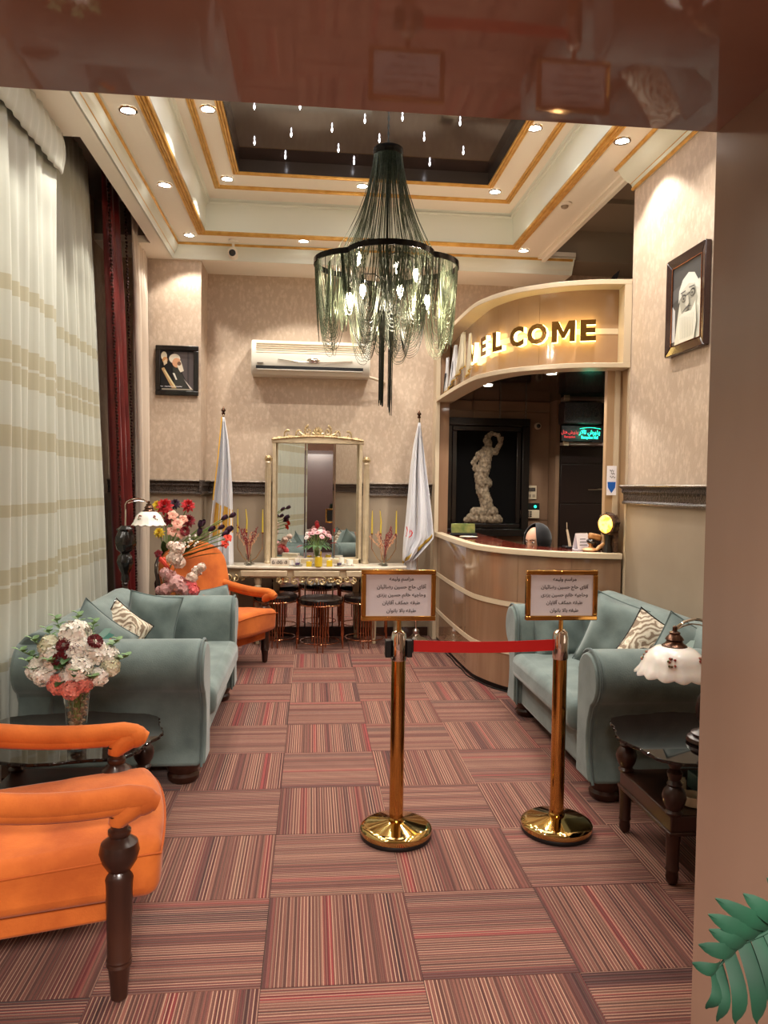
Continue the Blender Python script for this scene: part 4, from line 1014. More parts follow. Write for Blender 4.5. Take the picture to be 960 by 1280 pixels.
g = G(); g.lathe([(.055, 0), (.062, .012), (.05, .024), (.018, .03), (.014, .05), (.03, .06)], 16, at=(2.02, 5.22, 1.079)); g.build('foot', mwd, t)
G().lathe([(.012, 0), (.034, .006), (.04, .02), (.03, .035), (0, .04)], 14, T=T(2.02, 5.22, 1.13, ry=R(18))).build('body', m_blackwood, t)
G().box(-.045, .05, -.02, .02, 0, .045, T=T(2.04, 5.22, 1.165, ry=R(12))).build('head', mwd, t, bev=.012)
for k, (x, y, s_, rz_, lb) in enumerate(((2.085, 5.17, 1.15, .5, 'pale split piece of wood leaning beside the glowing log lamp'), (2.15, 5.17, 1, -.3, 'smaller reddish driftwood piece lying in front of the log lamp'))):
    t = thing('driftwood_piece', lb, 'ornament', (x, y, 1.08), rz_)
    g = G(); g.tube([(-.06*s_, 0, .012), (-.02*s_, .01, .03*s_), (.03*s_, -.005, .055*s_ if k == 0 else .028), (.055*s_, 0, .07*s_ if k == 0 else .014)], [.010, .018, .016, .006], 8); g.build('wood', mwd, t, local=True, sub=1)
    g = G(); g.tube([(-.05, .01, .01), (.01, .02, .02), (.05, .012, .01)], [.006, .011, .004], 7); g.build('bark', m_wood, t, local=True)
t = thing('log_lamp', 'round log slice lamp glowing yellow on the right end of the counter', 'lamp', (2.10, 5.11, 1.08))
Tl = T(2.075, 5.095, 1.285, rz=R(-64), rx=0) @ Matrix.Rotation(R(90), 4, 'X')
def bark(r, z, a): return r*(1+.05*math.sin(9*a)+.04*math.sin(17*a+z*30)), z
G().lathe([(.07, 0), (.078, -.005), (.078, -.06), (.06, -.065)], 40, T=Tl, fn=bark, cap=True).build('log', mat('bark', C(92, 64, 44), .9, 0, C(44, 28, 20), 40, bump=1, bscale=60), t)
m_glow = mat('lit_resin', C(255, 190, 60), .4, emit=(1, .55, .08, 1), es=1.7)
N, L = nodes(m_glow); b = N['Principled BSDF']; tc = N.new('ShaderNodeTexCoord'); nz = N.new('ShaderNodeTexNoise'); nz.inputs['Scale'].default_value = 30; L.new(tc.outputs['Object'], nz.inputs[0])
q = N.new('ShaderNodeValToRGB'); q.color_ramp.elements[0].position = .38; q.color_ramp.elements[0].color = (.8, .28, .02, 1); q.color_ramp.elements[1].position = .55; q.color_ramp.elements[1].color = (1, .72, .14, 1); L.new(nz.outputs[0], q.inputs[0]); L.new(q.outputs[0], b.inputs['Emission Color'])
G().lathe([(.064, 0.001), (.060, .006), (0, .008)], 36, T=Tl, cap=False).build('glowing_face', m_glow, t)
G().lathe([(.038, 0), (.034, .03), (.020, .06), (.018, .14)], 16, at=(2.10, 5.11, 1.083), fn=bark).build('stand', m_blackwood, t)
G().box(2.13, 2.165, 5.07, 5.14, 1.083, 1.27).build('bark_back', MATS['bark'], t, bev=.01)
lamp('POINT', (2.0, 5.03, 1.30), .35, .04, (1, .6, .15))
# leaflet on the jamb
t = thing('wall_leaflet', 'white and blue leaflet with a blue shield stuck on the booth jamb', 'sign', (2.135, 5.15, 1.6))
G().box(2.10, 2.17, 5.150, 5.154, 1.49, 1.70).build('sheet', m_white, t)
mb = mat('blue_ink', C(28, 96, 190), .6)
G().prism([(2.105, 1.585), (2.165, 1.585), (2.162, 1.545), (2.135, 1.505), (2.108, 1.545)], lambda a, b: (a, 5.1505, b), lambda a, b: (a, 5.1485, b)).build('blue_shield', mb, t, smooth=False)
for k, (x, z, w) in enumerate(((2.12, 1.665, .03), (2.13, 1.645, .025), (2.12, 1.62, .04))): G().tube([(x+w*q/8, 5.149, z+.008*math.sin(q*1.6)) for q in range(9)], .0016, 4).build('handwriting', m_ink, t)
t = thing('feather', 'black curved feather standing on top of the canopy at the right', 'feather', (2.2, 5.35, 2.95))
G().prism([(0, 0), (.03, .09), (.08, .17), (.135, .215), (.12, .17), (.075, .06), (.04, 0)], lambda a, b: (2.13+a, 5.40, 2.95+b), lambda a, b: (2.135+a, 5.412, 2.95+b)).build('vane', m_black, t)
G().tube([(2.15, 5.406, 2.95), (2.19, 5.406, 3.06), (2.25, 5.406, 3.155)], .004, 5).build('quill', m_rail, t)
# ---- seated receptionist, mostly hidden by the counter
def person():
    px, py = 1.93, 5.98
    t = thing('person', 'person in a black headscarf sitting low behind the reception counter', 'person', (px, py, 0))
    me = bpy.data.meshes.new('body'); bm = bmesh.new(); sk = bm.verts.layers.skin.verify()
    fx = Vector((-.80, -.60, 0)).normalized(); sd = Vector((-fx.y, fx.x, 0))
    P = lambda f, s, z: Vector((px, py, 0))+fx*f+sd*s+Vector((0, 0, z))
    V = {}
    def v(n, p, r, par=None):
        x = bm.verts.new(p); x[sk].radius = (r, r); V[n] = x
        if par: bm.edges.new((V[par], x))
    v('pel', P(0, 0, .46), .13); V['pel'][sk].use_root = True
    v('waist', P(.02, 0, .60), .115, 'pel'); v('chest', P(.05, 0, .78), .125, 'waist'); v('neckb', P(.06, 0, .90), .07, 'chest'); v('neck', P(.09, 0, .96), .05, 'neckb'); v('head', P(.12, 0, 1.05), .075, 'neck')
    for q, s in (('l', 1), ('r', -1)):
        v(q+'sh', P(.05, s*.16, .86), .06, 'neckb'); v(q+'el', P(.12, s*.22, .64), .045, q+'sh'); v(q+'wr', P(.34, s*.12, .70), .028, q+'el'); v(q+'hd', P(.39, s*.10, .705), .030, q+'wr')
        v(q+'hip', P(.05, s*.09, .45), .10, 'pel'); v(q+'kn', P(.42, s*.11, .47), .07, q+'hip'); v(q+'an', P(.42, s*.11, .09), .045, q+'kn'); v(q+'toe', P(.55, s*.12, .05), .035, q+'an')
        for k in range(4):
            o = (k-1.5)*.018; L_ = (.055, .065, .06, .045)[k]
            v(f'{q}f{k}a', P(.43, s*.10+o, .705), .009, q+'hd'); v(f'{q}f{k}b', P(.43+L_*.6, s*.10+o*1.1, .70), .008, f'{q}f{k}a'); v(f'{q}f{k}c', P(.43+L_, s*.10+o*1.15, .685), .006, f'{q}f{k}b')
        v(q+'ta', P(.40, s*.10-s*.035, .70), .010, q+'hd'); v(q+'tb', P(.43, s*.10-s*.05, .695), .008, q+'ta')
    bm.to_mesh(me); bm.free()
    o = bpy.data.objects.new('body', me); COL.objects.link(o); o.modifiers.new('s', 'SKIN'); m_ = o.modifiers.new('u', 'SUBSURF'); m_.levels = m_.render_levels = 1
    me.materials.append(mat('black_coat', C(26, 26, 30), .8)); o.parent = t; o.matrix_parent_inverse = Matrix.Translation((-px, -py, 0))
    for mod in list(o.modifiers):
        if mod.type == 'SKIN': mod.use_smooth_shade = True
    # head: shaped ellipsoid with brow, nose, mouth; looking down to the counter's left
    hc = P(.14, 0, 1.105); Rm = Matrix((( sd.x, fx.x, 0, hc.x), (sd.y, fx.y, 0, hc.y), (0, 0, 1, hc.z), (0, 0, 0, 1))) @ Matrix.Rotation(R(-14), 4, 'X')
    def hf(u, v_):
        a = 2*PI*u; b = -PI/2+PI*v_; x = .074*math.cos(a)*math.cos(b); y = .092*math.sin(a)*math.cos(b); z = .112*math.sin(b)
        if y > 0:
            y *= 1-.10*max(0, -z/.1)
            y += .020*math.exp(-((x/.012)**2+((z+.012)/.020)**2))+.006*math.exp(-((x/.02)**2+((z+.052)/.008)**2))-.010*(math.exp(-(((x-.03)/.016)**2+((z-.012)/.010)**2))+math.exp(-(((x+.03)/.016)**2+((z-.012)/.010)**2)))+.004*math.exp(-((z-.034)/.008)**2)
        if z < -.03: x *= 1-.3*min(1, (-z-.03)/.08)
        return (x, y, z)
    skin = mat('skin', C(206, 160, 132), .5, subsurf=.1)
    hd = G().grid(hf, 36, 28, T=Rm, wrap=True).build('head', skin, t, ang=80)
    for s in (-1, 1):
        G().ball((s*.030, .078, .012), .013, .008, .007, 10, 7, T=Rm).build('eye', mat('eye_white', C(226, 220, 214), .3), hd)
        G().ball((s*.030, .0855, .012), .006, .003, .006, 8, 6, T=Rm).build('iris', m_black, hd)
        G().tube([(s*.012, .092, .030), (s*.03, .093, .036), (s*.05, .080, .030)], .003, 5, T=Rm).build('eyebrow', m_blackwood, hd)
    G().tube([(-.022, .086, -.052), (-.008, .094, -.048), (.008, .094, -.048), (.022, .086, -.052)], [.002, .005, .005, .002], 6, T=Rm).build('lips', mat('lips', C(170, 96, 86), .5), hd)
    # headscarf: hood open round the face, falling over the shoulders
    def sc(u, v_):
        a = R(90+38)+u*R(360-76)
        if v_ < .5:
            b = PI/2-v_*2*PI*.62; x = .100*math.cos(a)*math.cos(b); y = .125*math.sin(a)*math.cos(b)-.030; z = .130*math.sin(b)+.008
        else:
            w = (v_-.5)*2; x = (.075+.13*w)*math.cos(a); y = (.075+.09*w)*math.sin(a)-.02; z = -.118-.20*w+.01*math.sin(6*a)*w
        return (x, y, z)
    G().grid(sc, 34, 26, T=Rm).build('headscarf', mat('black_scarf', C(20, 20, 24), .75, sheen=.3), t, solid=.006, ang=80)
    st = thing('office_stool', 'black office stool under the person behind the counter', 'stool', (px, py, 0))
    G().lathe([(.19, 0), (.20, .02), (.19, .05), (0, .055)], 24, at=(px, py, .29)).build('seat', m_black, st)
    G().tube([(px, py, .05), (px, py, .3)], .025, 10).build('column', m_chrome, st)
    for k in range(5):
        a = 2*PI*k/5; G().tube([(px, py, .07), (px+.24*math.cos(a), py+.24*math.sin(a), .045)], [.02, .012], 6).build('leg', m_black, st)
        G().ball((px+.24*math.cos(a), py+.24*math.sin(a), .025), .025).build('castor', m_black, st)
person()
# ================================================================ VANITY AND STOOLS
VX = .055
def scroll(g, cx, y, cz, r, a0, turns, sgn=1, th=.012, yd=0, n=26):
    """C-scroll: a spiral with a fat outer end"""
    pts = []; rr = []
    for k in range(n):
        v = k/(n-1); a = a0+sgn*turns*2*PI*v; q = r*(1-.80*v)
        pts.append((cx+q*math.cos(a), y-yd*v, cz+q*math.sin(a))); rr.append(th*(1-.55*v))
    g.tube(pts, rr, 7); g.ball(pts[-1], th*.95, th*.95, th*.95, 8, 5)
def leafy(g, x, y, z, L_, a, w=.014, flip=1):
    pts = [(x+L_*v*math.cos(a+flip*.9*v), y-.006*math.sin(PI*v), z+L_*v*math.sin(a+flip*.9*v)) for v in [k/8 for k in range(9)]]
    g.tube(pts, [w*(.35+.9*math.sin(PI*min(1, .1+k/8))) for k in range(9)], 6)
t = thing('vanity_table', 'champagne vanity table with gilt carved apron and marble top against back wall', 'table', (VX, 7.28, 0))
TX0, TX1 = -.82, .93
def bow(u): return 7.10+.05*abs(2*u-1)**3*1.6
n = 24; out = [(TX0+(TX1-TX0)*i/n, bow(i/n)) for i in range(n+1)]+[(TX1, 7.50), (TX0, 7.50)]
G().prism(out, lambda a, b: (a, b, .728), lambda a, b: (a, b, .752)).build('table_top', m_marble, t, bev=.006, ang=50)
out2 = [(VX+(a-VX)*.955, b+.028 if b < 7.4 else b-.02) for a, b in out]
G().prism(out2, lambda a, b: (a, b, .640), lambda a, b: (a, b, .728)).build('apron', m_champ, t, bev=.004, ang=50)
for k in range(3):
    x0 = VX-.72+k*.50; G().box(x0, x0+.44, 7.105, 7.125, .655, .715).build('drawer', m_champ, t, bev=.008)
for i, (x0, n_) in enumerate(((VX, 5),)):
    pass
g = G()
for sx in (-1, 1):
    for k, (dx, r) in enumerate(((.05, .046), (.13, .036), (.205, .040), (.28, .030), (.345, .034))):
        scroll(g, VX+sx*dx, 7.118, .632-(.018 if k % 2 == 0 else .004), r, R(90), 1.1, -sx, .013)
        leafy(g, VX+sx*dx, 7.116, .615, .04, R(-90)+sx*.7, .007, sx)
leafy(g, VX, 7.11, .63, .05, R(-90), .014, 0); g.ball((VX, 7.112, .62), .02, .012, .026)
o = g.build('carved_apron_garland', m_giltcarv, t)
for sx in (-1, 1):
    g = G()
    for k, (dx, dz, r) in enumerate(((.84, -.015, .042), (.77, -.03, .034), (.71, -.02, .028), (.65, -.008, .022), (.60, -.0, .018))):
        x = VX+sx*dx
        scroll(g, x, 7.14-.02*(k < 1), .665+dz, r, R(90 if k % 2 else -90), 1.15, sx*(1 if k % 2 else -1), .0095)
    leafy(g, VX+sx*.78, 7.13, .64, .07, R(-70), .010, sx)
    g.build('carved_corner_scroll', m_giltcarv, t)
    for (x, y) in ((VX+sx*.56, 7.17), (VX+sx*.80, 7.45), (VX+sx*.40, 7.46)):
        G().lathe([(.018, 0), (.022, .01), (.016, .03), (.020, .08), (.028, .45), (.034, .56), (.026, .57), (.038, .60), (.038, .642)], 18, at=(x, y, 0)).build('fluted_leg', m_champ, t)
# mirror with three bevelled panes
t = thing('vanity_mirror', 'tall champagne framed mirror with carved gilt crest standing on vanity table', 'mirror', (VX, 7.44, .752))
MX0, MX1, MZ1 = VX-.445, VX+.445, 2.0
g = G()
for x in (MX0, MX1-.045): pass
for x in (MX0, MX1-.032): G().box(x, x+.032, 7.42, 7.50, .752, 1.965).build('side_rail', m_champ, t, bev=.006)
g = G(); n = 20
arch = [(MX0-.01+(MX1-MX0+.02)*i/n, 1.975+.035*math.sin(PI*i/n)) for i in range(n+1)]
g.prism([(MX0-.01, 1.945)]+arch+[(MX1+.01, 1.945)], lambda a, b: (a, 7.415, b), lambda a, b: (a, 7.465, b)); g.build('top_rail', m_champ, t, bev=.005)
G().tube([(a, 7.412, b+.004) for a, b in arch], .011, 8).build('gilt_bead', m_giltcarv, t)
G().box(MX0, MX1, 7.42, 7.46, .752, .80).build('bottom_rail', m_champ, t, bev=.005)
pw = (MX1-MX0-.064); xs = [MX0+.032, MX0+.032+pw*.36, MX0+.032+pw*.70, MX1-.032]
for k in range(3):
    a, b = xs[k], xs[k+1]; tilt = (.048, 0, -.048)[k]
    g = G(); z0, z1, bw = .80, 1.955, .014
    ya, yb = 7.432+max(0, tilt), 7.432+max(0, -tilt)
    ins = [(a+bw, ya+(yb-ya)*bw/(b-a)-.002), (b-bw, yb-(yb-ya)*bw/(b-a)-.002)]
    vs = [(a, ya, z0), (b, yb, z0), (b, yb, z1), (a, ya, z1), (a+bw, ins[0][1], z0+bw), (b-bw, ins[1][1], z0+bw), (b-bw, ins[1][1], z1-bw), (a+bw, ins[0][1], z1-bw)]
    g.add(vs, [(4, 5, 6, 7), (0, 1, 5, 4), (1, 2, 6, 5), (2, 3, 7, 6), (3, 0, 4, 7)]); g.build('mirror_pane', m_mirror, t, smooth=False)
G().box(MX0+.01, MX1-.01, 7.488, 7.50, .79, 1.95).build('back_board', m_blackwood, t)
for x0, x1 in ((xs[0], xs[1]), (xs[1]+.004, xs[2]-.004), (xs[2], xs[3])): G().box(x0+.004, x1, 7.512, 7.518, .10, .63).build('lower_mirror_pane', m_mirror, t, bev=.004)
G().box(MX0, MX1, 7.518, 7.54, .09, .64).build('lower_back_board', m_blackwood, t)
for sx in (-1, 1):
    p = G().lathe([(.03, 0), (.034, .012), (.026, .03), (.026, .98), (.032, .995), (.024, 1.01)], 20, at=(VX+sx*.485, 7.42, .752)).build('side_post', m_champ, t)
    g = G(); g.ball((VX+sx*.485, 7.42, 1.79), .030, .030, .028, 14, 9)
    for k in range(8): a = k*PI/4; g.tube([(VX+sx*.485+.03*math.cos(a), 7.42+.03*math.sin(a), 1.765), (VX+sx*.485+.036*math.cos(a), 7.42+.036*math.sin(a), 1.79), (VX+sx*.485+.018*math.cos(a), 7.42+.018*math.sin(a), 1.818)], .006, 5)
    g.build('rosette_finial', m_giltcarv, p)
    g = G(); [g.tube([(VX+sx*.485+.027*math.cos(a), 7.42+.027*math.sin(a), .80), (VX+sx*.485+.027*math.cos(a), 7.42+.027*math.sin(a), 1.70)], .0035, 4) for a in [k*PI/5 for k in range(10)]]
    g.build('fluting', m_champ, p)['kind'] = 'stuff'
g = G(); cz = 2.012
for k in range(7):
    a = R(90+(k-3)*24); g.tube([(VX, 7.44, cz), (VX+.03*math.cos(a), 7.43, cz+.03*math.sin(a)), (VX+.052*math.cos(a), 7.436, cz+.058*math.sin(a))], [.006, .012, .009], 6)
g.ball((VX, 7.43, cz+.01), .022, .014, .018)
CR = Matrix.Translation((VX, 7.44, cz-.01)) @ Matrix.Diagonal((1.12, 1, 1.55, 1)) @ Matrix.Translation((-VX, -7.44, -cz+.01))
g.v = [CR @ p for p in g.v]; g.build('crest_shell', m_giltcarv, t)
g = G()
for sx in (-1, 1):
    scroll(g, VX+sx*.085, 7.44, cz+.030, .036, R(90), 1.2, -sx, .010)
    scroll(g, VX+sx*.165, 7.44, cz+.012, .036, R(-90), 1.1, sx, .009)
    leafy(g, VX+sx*.10, 7.435, cz+.0, .08, R(0) if sx > 0 else R(180), .008, sx*.5)
    scroll(g, VX+sx*.27, 7.44, cz+.0, .036, R(120 if sx > 0 else 60), 1.0, -sx, .008)
    leafy(g, VX+sx*.22, 7.438, cz-.012, .10, R(10) if sx > 0 else R(170), .008, -sx*.3)
    leafy(g, VX+sx*.30, 7.44, cz-.02, .11, R(30) if sx > 0 else R(150), .007, -sx*.9)
    g.tube([(VX+sx*(.06+.33*v), 7.44, cz+.004-.03*v+.012*math.sin(14*v)) for v in [k/14 for k in range(15)]], .006, 6)
g.v = [CR @ p for p in g.v]; g.build('crest_scrollwork', m_giltcarv, t)
# ---- stools of rose-gold rods
def stool(label, x, y, zt=.425, r=.205):
    t = thing('rod_stool', label, 'stool', (x, y, 0), 0, 'rose gold rod stools under the vanity')
    G().lathe([(r*.92, 0), (r, .01), (r, .045), (r*.9, .06), (0, .064)], 32, at=(0, 0, zt)).build('seat', mat('black_seat_leather', C(24, 18, 17), .22, coat=.3), t, local=True)
    G().tube([(r*math.cos(a)*.98, r*math.sin(a)*.98, zt-.004) for a in [k*PI/16 for k in range(32)]], .008, 6, closed=True).build('seat_ring', m_rosegold, t, local=True)
    G().tube([(r*math.cos(a)*.9, r*math.sin(a)*.9, .07) for a in [k*PI/16 for k in range(32)]], .005, 6, closed=True).build('foot_ring', m_rosegold, t, local=True)
    for q in range(4):
        a0 = q*PI/2-PI/2
        for k in range(7):
            a = a0+(k-3)*.115; zb = (.10, .05, .0, .06, .0, .05, .10)[k]; ztop = zt+.02+(.0, .012, .022, .028, .022, .012, 0)[k]
            G().tube([(r*1.06*math.cos(a), r*1.06*math.sin(a), zb), (r*1.06*math.cos(a), r*1.06*math.sin(a), ztop)], .0052, 8).build('rod', m_rosegold, t, local=True)
    return t
stool('rose gold rod stool in the middle under the vanity table', .09, 6.98)
stool('rose gold rod stool under the vanity, half behind the far orange armchair', -.33, 7.19)
stool('rose gold rod stool under the vanity behind the left notice post', .52, 7.14)
# ================================================================ FLOWERS
m_petals = {}
def pm(name, c1, c2=None):
    if name not in m_petals: m_petals[name] = mat('petal_'+name, c1, .6, 0, c2 or c1, 40, sheen=.2, subsurf=.1)
    return m_petals[name]
def bloom_geo(kind, r, rnd):
    g = G()
    if kind == 'rose':
        for ring_, (n, q, tz, l) in enumerate(((4, .25, .9, .75), (6, .55, .55, .85), (8, .85, .15, .95))):
            for k in range(n):
                a = 2*PI*(k+.4*ring_)/n
                def f(u, v): w = (u-.5)*1.3; rr = r*q*(.35+.65*v); aa = a+w*(1.1-.3*v)*(.9 if ring_ else 1.4); return (rr*math.cos(aa), rr*math.sin(aa), r*(tz*.7*v*(1 if v < .8 else .95)-.2+.15*ring_*0))
                g.grid(f, 4, 4)
        g.ball((0, 0, 0), r*.35, r*.35, r*.4, 6, 4)
    elif kind == 'mum':
        for ring_, (n, e) in enumerate(((9, .05), (9, .5), (8, .9), (6, 1.25))):
            for k in range(n):
                a = 2*PI*(k+.5*ring_)/n+rnd.uniform(-.1, .1); ce, se = math.cos(e), math.sin(e)
                def f(u, v): w = (u-.5)*r*.42*math.sin(PI*min(1, .15+.8*v)); d = r*(.15+.85*v); x = d*ce; z = d*se-.25*r*v*v*(1-ring_*.2); return (x*math.cos(a)-w*math.sin(a), x*math.sin(a)+w*math.cos(a), z)
                g.grid(f, 3, 4)
    elif kind == 'tulip':
        for k in range(6):
            a = 2*PI*k/6
            def f(u, v): w = (u-.5)*1.25; rr = r*.55*math.sin(PI*(.12+.62*v)); aa = a+w; return (rr*math.cos(aa), rr*math.sin(aa), r*1.6*v-r*.5)
            g.grid(f, 4, 5)
    elif kind == 'orchid':
        for k in range(5):
            a = 2*PI*k/5+PI/2
            def f(u, v): w = (u-.5)*r*.9*math.sin(PI*min(1, .12+.8*v)); d = r*v; return (d*math.cos(a)-w*math.sin(a), d*math.sin(a)+w*math.cos(a), .25*r*math.sin(PI*v)-.1*r)
            g.grid(f, 4, 4)
        g.ball((0, 0, .15*r), r*.16)
    elif kind == 'hydrangea':
        n = 44
        for k in range(n):
            z = 1-1.5*(k+.5)/n; q = math.sqrt(max(0, 1-z*z)); a = k*2.39996
            c = Vector((q*math.cos(a), q*math.sin(a), z)); tq = c.to_track_quat('Z', 'Y').to_matrix().to_4x4(); TT = Matrix.Translation(c*r*.86) @ tq
            s_ = r*.36; TT = TT @ Matrix.Rotation(rnd.uniform(-.5, .5), 4, 'X') @ Matrix.Rotation(rnd.uniform(-.5, .5), 4, 'Y'); off = rnd.uniform(0, 1.5)
            for p in range(4):
                b = off+p*PI/2; cb_, sb_ = math.cos(b), math.sin(b)
                g.add([(0, 0, 0), (s_*(cb_*.55-sb_*.42), s_*(sb_*.55+cb_*.42), s_*.22), (s_*cb_, s_*sb_, s_*.05), (s_*(cb_*.55+sb_*.42), s_*(sb_*.55-cb_*.42), s_*.22)], [(0, 1, 2, 3)], TT)
        g.ball((0, 0, 0), r*.55, r*.55, r*.55, 8, 6)
    elif kind == 'carnation':
        for k in range(26):
            z = rnd.uniform(-.2, 1); q = math.sqrt(max(0, 1-z*z)); a = k*2.39996
            c = Vector((q*math.cos(a), q*math.sin(a), z*.8)); tq = c.to_track_quat('Z', 'Y').to_matrix().to_4x4(); TT = Matrix.Translation(c*r*.35) @ tq
            g.grid(lambda u, v: ((u-.5)*r*.7*(.3+v), r*.10*math.sin(u*14)*v, r*.62*v), 7, 3, T=TT)
    return g
BL = {}
def bloom(parent, kind, r, m_, p, d, rnd, name=None):
    key = (kind, round(r, 4), m_.name)
    if key not in BL:
        g = bloom_geo(kind, r, rnd); o = g.build(name or 'flower', m_, parent, local=True, recalc=False, ang=70); BL[key] = o.data
    else:
        o = bpy.data.objects.new(name or 'flower', BL[key]); COL.objects.link(o); o.parent = parent
    q = Vector(d).to_track_quat('Z', 'Y'); o.rotation_mode = 'QUATERNION'
    from mathutils import Quaternion
    o.rotation_quaternion = q @ Quaternion((0, 0, 1), rnd.uniform(0, 6)); o.location = p
    return o
def leaf_geo(g, p, d, L_, W, rnd, droop=.3):
    d = Vector(d).normalized(); s_ = d.cross(Vector((0, 0, 1)))
    s_ = s_.normalized() if s_.length > .01 else Vector((1, 0, 0)); up_ = s_.cross(d)
    vs = []; K = 5
    for k in range(K):
        v = k/(K-1); w = W*math.sin(PI*(.06+.9*v)); c = Vector(p)+d*L_*v-Vector((0, 0, droop*L_*v*v))
        vs += [c-s_*w+up_*w*.25, c, c+s_*w+up_*w*.25]
    g.add(vs, [(k*3+j, k*3+j+1, k*3+j+4, k*3+j+3) for k in range(K-1) for j in range(2)])
def stems(parent, base, tops, m_=None, r=.0022):
    g = G()
    for p in tops:
        p = Vector(p); b_ = Vector(base); mid = b_.lerp(p, .5)+Vector(((b_.x-p.x)*.2, (b_.y-p.y)*.2, .02)); g.tube([b_, mid, p], r, 4)
    o = g.build('stem_bunch', m_ or m_stem, parent, local=True); o['kind'] = 'stuff'
def vase(label, loc, prof, m_, n=28, fill=None, group=None):
    t = thing('vase', label, 'vase', loc, 0, group)
    inner = [(max(0, r-.004), z+(.006 if i == 0 else 0)) for i, (r, z) in enumerate(prof)]
    G().lathe([(0, prof[0][1])]+prof+inner[::-1]+[(0, prof[0][1]+.006)], n, cap=False, fn=lambda r, z, a: (r*(1+.025*math.cos(12*a)), z)).build('vessel', m_, t, local=True)
    if fill:
        g = G(); rnd = random.Random(9)
        for k in range(230):
            v = rnd.random(); z = prof[0][1]+.014+(prof[-1][1]-.03)*v; rr = prof[0][0]+(prof[-1][0]-prof[0][0])*v-.016; a = rnd.uniform(0, 6.3); q = rr*math.sqrt(rnd.random())
            g.ball((q*math.cos(a), q*math.sin(a), z), .007+.004*rnd.random(), .007, .006, 6, 4)
        g.build('pebble_fill', fill, t, local=True)['kind'] = 'stuff'
    return t
rnd = random.Random(21)
# (1) bouquet on the left glass table
V1 = (-.905, 2.98, .494)
vase('tall ribbed glass vase filled with brown pebbles on the left side table', V1, [(.036, .0), (.034, .02), (.036, .06), (.044, .16), (.056, .27)], m_glass, fill=mat('brown_pebbles', C(120, 82, 56), .5, 0, C(190, 160, 124), 60))
t = thing('bouquet', 'white, dark red and salmon bouquet with pale green leaves in pebble-filled vase', 'bouquet', (V1[0], V1[1], V1[2]+.27))
W_, Rd, Sa = pm('white', C(246, 242, 232), C(236, 228, 212)), pm('dark_red', C(120, 14, 22), C(84, 8, 14)), pm('salmon', C(232, 142, 124), C(214, 112, 98))
tops = []
for x, y, z, r, k, m_ in ((0, -.02, .17, .062, 'hydrangea', W_), (.075, -.04, .11, .052, 'hydrangea', W_), (-.065, -.05, .09, .055, 'hydrangea', W_), (.04, -.09, .06, .050, 'hydrangea', W_), (-.135, -.02, .04, .048, 'hydrangea', W_), (.12, -.01, .09, .042, 'hydrangea', W_), (0, .07, .13, .05, 'hydrangea', W_), (.02, -.05, .12, .055, 'hydrangea', W_), (-.09, -.03, .13, .045, 'hydrangea', pm('white_green', C(206, 206, 170), C(226, 220, 196))), (-.10, -.07, .03, .042, 'hydrangea', W_), (.135, -.03, .05, .038, 'hydrangea', pm('white_green', C(206, 206, 170))), (.10, -.06, .02, .038, 'hydrangea', W_),
        (-.025, -.075, .145, .030, 'carnation', Rd), (-.03, -.10, .095, .032, 'carnation', Rd), (.085, -.06, .155, .030, 'carnation', Rd), (.02, -.08, .135, .022, 'carnation', Rd),
        (-.04, -.09, .0, .040, 'hydrangea', Sa), (.01, -.10, -.015, .040, 'hydrangea', Sa), (.05, -.08, .0, .036, 'hydrangea', Sa), (-.01, -.09, .03, .03, 'hydrangea', W_)):
    d = Vector((x*1.3, y*1.6-.05, .10+z*.4)); bloom(t, k, r, m_, (x, y, z), d, rnd); tops.append((x*.9, y*.9, z-.02))
stems(t, (0, 0, -.2), tops)
g = G()
for k in range(16):
    a = rnd.uniform(0, 6.3); leaf_geo(g, (.06*math.cos(a), .06*math.sin(a)-.02, rnd.uniform(0, .1)), (math.cos(a), math.sin(a)-.3, .2), .07, .02, rnd)
g.build('leaf_bunch', m_leaf, t, local=True)['kind'] = 'stuff'
for bx, by, bz in ((-.16, -.02, .16), (-.19, .0, .07), (-.08, .0, .24), (.06, .03, .22), (.20, -.02, .09), (.04, -.14, .06), (-.06, -.13, .10), (-.12, .02, .19), (-.20, -.04, .12), (-.15, -.06, .05), (.16, .0, .15), (.0, .02, .25), (.10, -.12, .03)):
    g = G(); c0 = Vector((bx*.35, by*.35, bz*.4)); c1 = Vector((bx, by, bz)); g.tube([c0, c1], .0016, 4)
    for q in range(13):
        v = .35+.65*q/12; p = c0.lerp(c1, v); a = q*2.4; leaf_geo(g, p, (math.cos(a), math.sin(a)*.7, .5), .032, .014, rnd, .1)
    g.build('eucalyptus_sprig', m_leafpale, t, local=True)
# (2) small bouquet on the vanity
V2 = (.055, 7.20, .752)
vase('clear glass vase with pink and white bouquet on the vanity', V2, [(.038, 0), (.040, .02), (.030, .10), (.036, .16), (.046, .19)], m_glass)
t = thing('bouquet', 'pink and white rose bouquet with green leaves in front of vanity mirror', 'bouquet', (V2[0], V2[1], V2[2]+.19))
Pk, Wh, Rr = pm('pale_pink', C(232, 190, 190), C(220, 160, 168)), pm('rose_white', C(236, 228, 220), C(222, 208, 204)), pm('anthurium_red', C(170, 22, 30), C(140, 12, 20))
tops = []
for k in range(15):
    a = k*2.39996; q = .115*math.sqrt((k+.5)/15); x, y = q*math.cos(a)*1.15, q*math.sin(a)*.7; z = .15-.9*q*q*6+.02*(k % 2)
    bloom(t, 'rose', .030, Pk if k % 3 else Wh, (x, y, z), (x*4, y*4-.3, .5), rnd); tops.append((x, y, z-.01))
